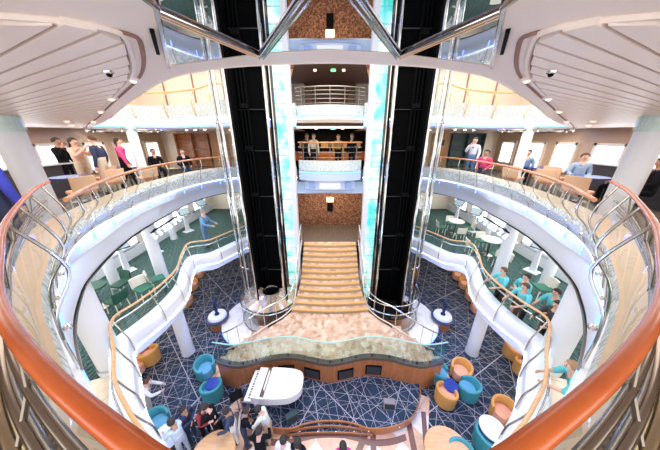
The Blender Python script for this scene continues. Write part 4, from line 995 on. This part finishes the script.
for (x, y, lab, f) in ((152, 361, 'orange tub armchair standing out on the left carpet under the gallery', (140, 356)), (141, 352, 'orange tub armchair tucked behind its neighbour under the left gallery', (150, 362)), (137, 373, 'orange tub armchair half hidden by the left parapet', (150, 370)), (131, 386, 'lowest orange armchair showing past the left white parapet', (145, 386)),
                       (511, 356, 'orange tub armchair under the right gallery, back one of the pair', (528, 366)), (522, 373, 'orange tub armchair under the right gallery, front one of the pair', (517, 362)), (500, 418, 'orange tub armchair beside the white table, lower right', (490, 432)),
                       (211, 268, 'orange armchair under the left gallery nearest the lift', (205, 280)), (199, 277, 'second orange armchair from the lift under the left gallery', (206, 285)), (193, 289, 'third orange armchair from the lift under the left gallery', (204, 290)), (187, 305, 'orange armchair under the left gallery nearest the lounge pillar', (200, 305)),
                       (449, 270, 'orange armchair under the right gallery nearest the lift', (455, 280)), (457, 279, 'second orange armchair from the lift under the right gallery', (452, 288)), (464, 288, 'third orange armchair from the lift under the right gallery', (455, 293)), (471, 300, 'fourth orange armchair from the lift under the right gallery', (460, 305)), (477, 312, 'orange armchair under the right gallery nearest the lounge pillar', (465, 315))):
    tub(x, y, 'o', at(*f, Z3), lab, g)
tub(484, 446, 't', at(492, 436, Z3), 'teal tub armchair beside the white table, lower right', g)
tub(457, 465, 't', at(450, 470, Z3), 'teal tub armchair at the round wooden table, lower right', g)
def round_table(px, py, z, h, r, mtop, label, name='round_table', grp=None):
    p = at(px, py, z + h); t = thing(name, (p.x, p.y, z), label, 'table', grp)
    mb = MB(); mb.lathe((0, 0, 0), [(0, h-.04), (r-.02, h-.04), (r, h-.02), (r-.01, h), (0, h)], mtop, 40); mb.build('table_top', t, 40)
    mb = MB(); mb.lathe((0, 0, 0), [(.05, .03), (.04, h-.04)], CHROME, 14); mb.build('column', t)
    mb = MB(); mb.lathe((0, 0, 0), [(r*.55, .0), (r*.55, .02), (.06, .05)], DARKF, 24); mb.build('foot', t); return t
round_table(212, 456, Z3, .60, .50, WOODL, 'round light wooden table at the lower left edge of the picture')
round_table(450, 454, Z3, .50, .56, WOODL, 'round light wooden table at the lower right edge of the picture')
BLUET = mat('blue_gloss', (.03, .06, .32), .15)
round_table(451, 385, Z3, .4, .22, BLUET, 'small blue table amid two teal and two orange armchairs', 'side_table')
round_table(212, 383, Z3, .4, .2, BLUET, 'small blue table between two teal armchairs left of the piano', 'side_table')
round_table(166, 436, Z3, .7, .32, WHITE, 'small white round table with people, lower left', 'side_table')
round_table(493, 428, Z3, .6, .3, WHITE, 'small white round table between armchairs, lower right', 'side_table')
def wedge(px, py, rz, m, label):
    p = at(px, py, -5.335); t = thing('floor_monitor', p, label, 'speaker', None, rz); t.scale = (.62, .62, .62)
    mb = MB(); mb.add([(-.26, -.17, .0), (.26, -.17, 0), (.26, .17, 0), (-.26, .17, 0), (-.26, -.08, .30), (.26, -.08, .30), (.26, .13, .34), (-.26, .13, .34)], [(3, 2, 1, 0), (4, 5, 6, 7), (0, 1, 5, 4), (1, 2, 6, 5), (2, 3, 7, 6), (3, 0, 4, 7)], m); mb.build('cabinet', t, 0)
    mb = MB(); mb.add([(-.22, -.168, .03), (.22, -.168, .03), (.22, -.098, .27), (-.22, -.098, .27)], [(0, 1, 2, 3)], mat('speaker_cloth', (.02, .025, .03), .8)); mb.build('grille', t, 0)
wedge(292, 419, .5, mat('teal_black', (.02, .06, .07), .6), 'dark teal floor monitor near the front edge of the stage')
wedge(389, 406, -.08, mat('speaker_grey', (.22, .2, .22), .6), 'grey floor monitor standing on the right half of the stage')
p = at(240, 412, Z3); t = thing('music_stand', p, 'black music stand between the piano and the standing group', 'music stand', None, .6); t.scale = (.65, .65, .65)
mb = MB(); mb.cyl((0, 0, .05), (0, 0, 1.05), .015, BLACKM, 8); mb.build('pole', t)
mb = MB(); mb.box((0, 0, 1.12), (.5, .03, .34), BLACKM, rx=-.9); mb.build('desk', t, 0)
for k in range(3): a = k*2*PI/3; mb = MB(); mb.tube([(0, 0, .2), (.25*math.cos(a), .25*math.sin(a), .012)], .011, BLACKM, 6); mb.build('leg', t)
# gallery furniture
GRN = mat('green_upholstery', (.03, .16, .11), .7, var=.1); PALE = mat('pale_frame', (.80, .76, .68), .4); GRND = mat('dark_green_upholstery', (.02, .09, .06), .7)
def chair(mseat, mframe):
    t = thing('dining_chair', (0, 0, 0), 'x', 'chair')
    mb = MB(); mb.rbox((0, 0, .45), (.46, .46, .09), mseat, .03); mb.build('seat', t)
    mb = MB(); C = [[], [], [], []]
    for k in range(9):
        x = -.24+.06*k; b = .22 + .05*(1-(x/.24)**2)
        for q, (dy, z) in enumerate(((0, .5), (.05, .86), (.09, .86), (.04, .5))): C[q].append(Vector((x, b+dy, z)))
    mb.loft(C + [C[0]], mframe); mb.build('backrest', t, 40)
    for x in (-.19, .19):
        for y in (-.19, .19): mb = MB(); mb.tube([(x, y, .42), (x*1.12, y*1.12, .0)], .018, PALE, 6); mb.build('leg', t)
    return t
CH = {'g': chair(GRN, PALE), 'd': chair(GRND, GRND), 'p': chair(ORNS, mat('peach_back', (.78, .52, .34), .6))}
def seat(kind, loc, face, label, group):
    src = CH[kind]; rz = math.atan2(face[1]-loc[1], face[0]-loc[0]) + PI/2
    if src.name not in used: used.add(src.name); o = src; o.location = loc; o.rotation_euler = (0, 0, rz); o['label'] = label; o['group'] = group
    else: o = dup(src, loc, rz, label, group)
    if loc[2] < -1: o.scale = (.8, .8, .8)
    return o
def cafe(loc, label, m=PALE, r=.36):
    t = thing('cafe_table', loc, label, 'table')
    mb = MB(); mb.lathe((0, 0, 0), [(0, .70), (r, .70), (r, .74), (0, .74)], m, 28); mb.build('table_top', t)
    mb = MB(); mb.lathe((0, 0, 0), [(.035, .03), (.035, .70)], CHROMED, 10); mb.lathe((0, 0, 0), [(.2, 0), (.2, .03), (.03, .05)], CHROMED, 18); mb.build('pedestal', t)
g = 'chairs at the gallery tables'
c = (-6.55, 5.05, Z4); cafe(c, 'dark cafe table among green chairs at the left gallery window', GRND, .3)
for k, (dx, dy) in enumerate(((-.62, .1), (.1, .62), (.62, -.1), (-.1, -.62))):
    seat('d', (c[0]+dx, c[1]+dy, Z4), c, 'dark green chair at the left gallery table, ' + ['window side', 'far side', 'atrium side', 'near side'][k], g)
seat('g', (-5.55, 5.45, Z4), (-5.0, 5.2, 0), 'green chair behind the left gallery rail near the thick pillar', g); seat('g', (-5.5, 5.95, Z4), (-5.0, 6.5), 'green chair beside the slim left gallery pillar', g)
for i, (c, lab) in enumerate((((6.2, 10.2, Z4), 'far'), ((6.5, 8.1, Z4), 'middle'))):
    cafe(c, f'pale cafe table on the right gallery, {lab} one')
    for k, (dx, dy) in enumerate(((-.62, .1), (.1, .62), (.62, -.1), (-.1, -.62))):
        seat('g', (c[0]+dx, c[1]+dy, Z4), c, f'green and pale chair at the {lab} right gallery table, ' + ['atrium side', 'far side', 'window side', 'near side'][k], g)
seat('g', (6.25, 7.05, Z4), (5.2, 7.2), 'green and pale chair close behind the right gallery rail', g); seat('g', (6.35, 5.5, Z4), (5.4, 5.6), 'green chair beside the right gallery pillar behind the staff', g)
def kiosk(loc, rz, label):
    t = thing('photo_kiosk', loc, label, 'kiosk', 'display stands along the gallery windows', rz); t.scale = (.85, .85, .85)
    mb = MB(); mb.rbox((0, 0, .02), (.5, .42, .04), WHITE, .01); mb.build('base_plate', t)
    mb = MB(); mb.box((0, .03, .52), (.22, .14, .98), WHITE, taper=.6); mb.build('pedestal', t, 0)
    mb = MB(); mb.rbox((0, 0, 1.25), (.66, .05, .44), mat('bezel_navy', (.02, .04, .09), .3), .015, rx=-.6); b = mb.build('monitor', t)
    mb = MB(); mb.box((0, -.026, 1.268), (.58, .012, .36), mat('screen_pale', (.28, .38, .44), .2, emit=(.5, .68, .78), es=.12), rx=-.6); mb.build('screen', t, 0)
for s, nm in ((-1, 'left'), (1, 'right')):
    for k, y in enumerate((6.9, 8.3, 10.6, 12.2)):
        kiosk((s*7.35, y, Z4), s*-1.15, f'white display stand with tilted screen, {["nearest", "second nearest", "third nearest", "farthest"][k]} on the {nm} gallery')
# promenade furniture
g = 'chairs along the promenade railing'
for s, nm in ((-1, 'left'), (1, 'right')):
    for k, (x, y) in enumerate(((6.35, 5.6), (6.75, 6.9), (6.3, 7.7), (7.6, 7.6))):
        seat('p', (s*x, y, 0), (s*(x+.6), y+.25), f'peach promenade chair on the {nm}, {["nearest the pillar", "second from the pillar", "third from the pillar", "farthest from the railing"][k]}', g)
    cafe((s*7.2, 6.2, 0), f'dark promenade table near the {nm} windows, front one', BLUET, .4); cafe((s*7.5, 8.4, 0), f'dark promenade table near the {nm} windows, back one', BLUET, .4)
    t = thing('bar_counter', (s*8.6, 5.6, 0), f'long dark counter with white top before the {nm} windows', 'counter')
    mb = MB(); mb.box((0, 0, .48), (.6, 3.6, .96), mat('counter_dark', (.06, .06, .075), .4, var=.3)); mb.build('body', t, 0); mb = MB(); mb.rbox((0, 0, .98), (.74, 3.7, .05), WHITE, .015); mb.build('worktop', t)
    # doors and cupboard at the far wall
    mb = MB(); mb.box((0, 0, 1.0), (.95, .06, 2.0), DOORW); mb.box((0, -.035, 1.0), (.7, .02, 1.7), DOORW); mb.box((.1, -.04, 1.45), (.22, .03, .3), mat('dark_pane', (.05, .04, .04), .1)); d = mb.build('door_'+('1' if s < 0 else '2'), None, 0, (s*6.3, 13.52, 0)); tag(d, kind='structure')
    mb = MB(); mb.ball((s*-.36, -.07, 1.0), .035, CHROME, 10); mb.build('door_handle', d)
    t = thing('wall_shelf', (s*7.8, 13.45, 0), f'tall {"wooden glazed cabinet" if s < 0 else "dark green shelf unit with bottles"} on the far {nm} wall', 'cabinet')
    mm = WOODP if s < 0 else mat('shelf_green', (.03, .07, .07), .4)
    mb = MB(); mb.box((0, .1, 1.0), (1.8, .04, 1.9), mm)
    for x in (-.9, 0, .9): mb.box((x, 0, 1.0), (.06, .24, 1.9), mm)
    mb.build('body', t, 0)
    for z in (.2, .65, 1.1, 1.55, 1.92): mb = MB(); mb.box((0, 0, z), (1.8, .24, .035), mm); mb.build('shelf', t, 0)
    t = thing('wall_lamp', (s*4.9, 13.5, 1.35), f'warm glowing wall lamp on the far {nm} wall', 'lamp'); mb = MB(); mb.ball((0, 0, 0), .16, WARML, 12, (1, .4, 1.3)); mb.build('shade', t); mb = MB(); mb.box((0, .07, -.1), (.08, .06, .3), CHROME); mb.build('bracket', t, 0)
    t = thing('ceiling_track_ring', (s*7.3, 8.6, 1.97), f'oval chrome track hanging under the {nm} promenade ceiling', 'light track')
    for r, z in ((1.15, 0), (.8, -.04)):
        mb = MB(); mb.tube([(r*math.cos(k*PI/24), r*.8*math.sin(k*PI/24), z) for k in range(48)], .03, CHROMED, 6, True); mb.build('ring', t)
    for k in range(6): a = k*PI/3; mb = MB(); mb.cyl((1.15*math.cos(a), .92*math.sin(a), -.07), (1.15*math.cos(a), .92*math.sin(a), .07), .03, CHROME, 8); mb.build('spot', t)
    t = thing('stair_guard', (s*5.6, 2.6, 0), f'low dark-framed guard rail beside the {nm} promenade pillar', 'railing')
    for z in (.55, 1.0): mb = MB(); mb.tube([(0, .9, z), (0, -.9, z)], .02, CHROMED, 6); mb.build('bar', t)
    for y in (-.9, 0, .9): mb = MB(); mb.cyl((0, y, 0), (0, y, 1.0), .018, CHROMED, 6); mb.build('post', t)
# ---- ceiling fittings
for s, nm in ((-1, 'left'), (1, 'right')):
    for k, (x, y) in enumerate(((135, 87), (112, 101), (100, 111), (92, 119), (90, 124), (89, 128))):
        p = at(x, y, 2.13); p = Vector((p.x*(1 if s < 0 else -1), p.y, zc(p.x)-.005))
        if k > 3: p = Vector((s*(5.6+1.1*(k-4)), 5.2+1.1*(k-4), zc(5.6+1.1*(k-4))-.003))
        t = thing('globe_light', p, f'small pink globe light on the {nm} ceiling rim, {["first", "second", "third", "fourth", "fifth", "last"][k]} from the mirror', 'lamp', 'globe lights along the ceiling rim')
        mb = MB(); mb.ball((0, 0, -.018), .026+.007*k, LAMPS, 14, (1, 1, .8)); mb.build('globe', t); mb = MB(); mb.lathe((0, 0, 0), [(.055+.009*k, 0), (.05+.009*k, -.02), (.03, -.022)], PINKW, 18); mb.build('collar', t)
    for (x, y, w) in ((109, 74, 'nearer'), (45, 134, 'farther')):
        p = at(x, y, 2.15)
        if p.x < -6: p = Vector((-6.2, 3.9, 0))
        p = Vector((p.x*(1 if s < 0 else -1), p.y, zc(p.x)-.03)); k = .032 if w == 'nearer' else .06
        t = thing('ceiling_speaker', p, f'round dark-centred ceiling fitting on the {nm} slats, {w} one', 'ceiling fitting'); mb = MB(); mb.lathe((0, 0, 0), [(k, 0), (k*.9, -.015), (k*.6, -.02)], CHROME, 20); mb.build('ring', t); mb = MB(); mb.lathe((0, 0, 0), [(k*.62, -.018), (k*.4, -.035), (0, -.04)], BLACKM, 16); mb.build('core', t)
    t = thing('stage_light_bar', (0, 0, 0), f'bar of white stage spotlights below the {nm} promenade edge', 'light bar')
    B = [rp(f_low, side_a(a, s), -.70, -.14) for a in (1.24, 1.29, 1.34, 1.39, 1.44, 1.49)]
    mb = MB(); mb.tube(B, .025, BLACKM, 6); mb.build('bar', t)
    for b in (B[0], B[-1]): mb = MB(); mb.tube([b, b + Vector((-b.x*.03, 0, .14))], .012, BLACKM, 6); mb.build('hanger', t)
    for k, b in enumerate(B):
        d = (Vector((0, 5.0, -5)) - b).normalized(); mb = MB(); mb.cyl(b + d*.0 + Vector((0, 0, -.04)), b + d*.15 + Vector((0, 0, -.04)), .045, WHITE, 12, .055); h = mb.build('spotlight', t)
        mb = MB(); mb.cyl(b + d*.147 + Vector((0, 0, -.04)), b + d*.158 + Vector((0, 0, -.04)), .048, mat('lens_blue', (.5, .65, 1), .1, emit=(.5, .65, 1), es=3.), 12); mb.build('lens', h)
for z0, z in ((4.22, 1), (2.27, 2)):
    for x, m in ((.12, GREENL), (-.55, LAMPS), (.5, LAMPS)):
        mb = MB(); mb.rbox((x, 9.62, z0-.2), (.18 if m == GREENL else .12, .04, .08), m, .015); mb.cyl((x, 9.62, z0-.18), (x, 9.62, z0+.02), .008, CHROMED, 6)
        tag(mb.build('exit_light' if m == GREENL else 'small_lamp'), (f'small green lit sign under the {"top" if z == 1 else "upper"} middle balcony' if m == GREENL else f'small {"left" if x < 0 else "right"} hanging lamp under the {"top" if z == 1 else "upper"} middle balcony'), 'light')
t = thing('mosaic_sconce', (0, 11.5, -1.35), 'warm lit plaque on the mosaic wall above the stairs', 'lamp'); mb = MB(); mb.rbox((0, 0, 0), (.36, .06, .26), WARML, .02); mb.build('plaque', t); mb = MB(); mb.box((0, -.0, -.4), (.3, .05, .5), BLACKM); mb.build('niche', t, 0)
for s, nm in ((-1, 'left'), (1, 'right')):
    mb = MB(); mb.lathe((s*1.35, 10.9, -.56), [(.0, -.04), (.16, -.03), (.18, 0)], LAMPS, 18); tag(mb.build('downlight'), f'round downlight over the stair head, {nm}', 'lamp')
    for k in range(8):
        x = s*(2.6+.85*(k % 4)); y = 11.0 + 1.2*(k//4)
        mb = MB(); mb.lathe((x, y, 5.0), [(0, -.012), (.07, -.012), (.08, 0)], LAMPW, 12); tag(mb.build('downlight'), 'small round downlight in the tan upper deck ceiling', 'lamp', 'downlights in the upper deck ceiling')
    for k in range(9):
        x = s*(3.4+.7*k); y = 10.6 + .5*(k % 3)
        mb = MB(); mb.lathe((x, y, 2.06), [(0, -.012), (.05, -.012), (.06, 0)], LAMPW, 12); tag(mb.build('downlight'), 'tiny downlight under the upper deck at the back of the promenade', 'lamp', 'downlights under the upper deck')
# ================================================================ LIGHT AND CAMERA
w = bpy.data.worlds.new('World'); SC.world = w; w.use_nodes = True
bgn = w.node_tree.nodes['Background']; bgn.inputs[0].default_value = (1.0, .95, .90, 1); bgn.inputs[1].default_value = WORLD
def area(name, loc, sx, sy, power, col=(1, .93, .84), rot=(0, 0, 0)):
    l = bpy.data.lights.new(name, 'AREA'); l.shape = 'RECTANGLE'; l.size = sx; l.size_y = sy; l.energy = power; l.color = col
    o = bpy.data.objects.new(name, l); COL.objects.link(o); o.location = loc; o.rotation_euler = rot; return o
for s in (-1, 1):
    area('promenade_light', (s*7.2, 6.5, 1.95), 3.5, 9, 125.4, (1, .90, .80))
    area('promenade_near_light', (s*3.6, 2.0, 2.1), 2.2, 2.0, 33.0, (1, .85, .76))
    area('gallery_light', (s*6.6, 7.0, -.62), 1.8, 11, 99.0, (1, .97, .92))
    area('lounge_light', (s*7.2, 7.0, -3.06), 3.2, 11, 112.2, (1, .92, .84))
    area('upper_light', (s*6.0, 11.6, 4.9), 6, 2.0, 60, (1, .88, .70))
    area('window_light', (s*7.8, 6.5, -1.5), 12, 1.4, 39.6, (.95, .98, 1), (0, s*math.radians(90), 0))
area('stair_hall_light', (0, 10.5, -.65), 2.0, 1.2, 29.7, (1, .78, .52))
area('bar_light', (0, 11.6, 2.0), 2.4, 2.0, 60, (1, .72, .42))
area('upper_bar_light', (0, 11.4, 4.5), 2.4, 2.0, 130, (1, .72, .42))
# large unseen area light, far above the opening
area('atrium_area_light', (0, 6.0, 8.5), 6, 6, 660.0, (1, .97, .94))
cd = bpy.data.cameras.new('Camera'); cam = bpy.data.objects.new('Camera', cd); COL.objects.link(cam); SC.camera = cam
cam.location = (0, 0, EYE); cam.rotation_euler = (PI/2 - TH, 0, 0)
cd.sensor_width = 36; cd.lens = 36*FPX/660; cd.clip_start = .02; cd.clip_end = 200
vs = SC.view_settings; vs.view_transform = 'Standard'; vs.look = 'None'; vs.gamma = 1; vs.exposure = EXPO; vs.use_curve_mapping = False
SC.cycles.max_bounces = 8; SC.cycles.transparent_max_bounces = 24; SC.cycles.use_denoising = True; SC.cycles.sample_clamp_indirect = 6
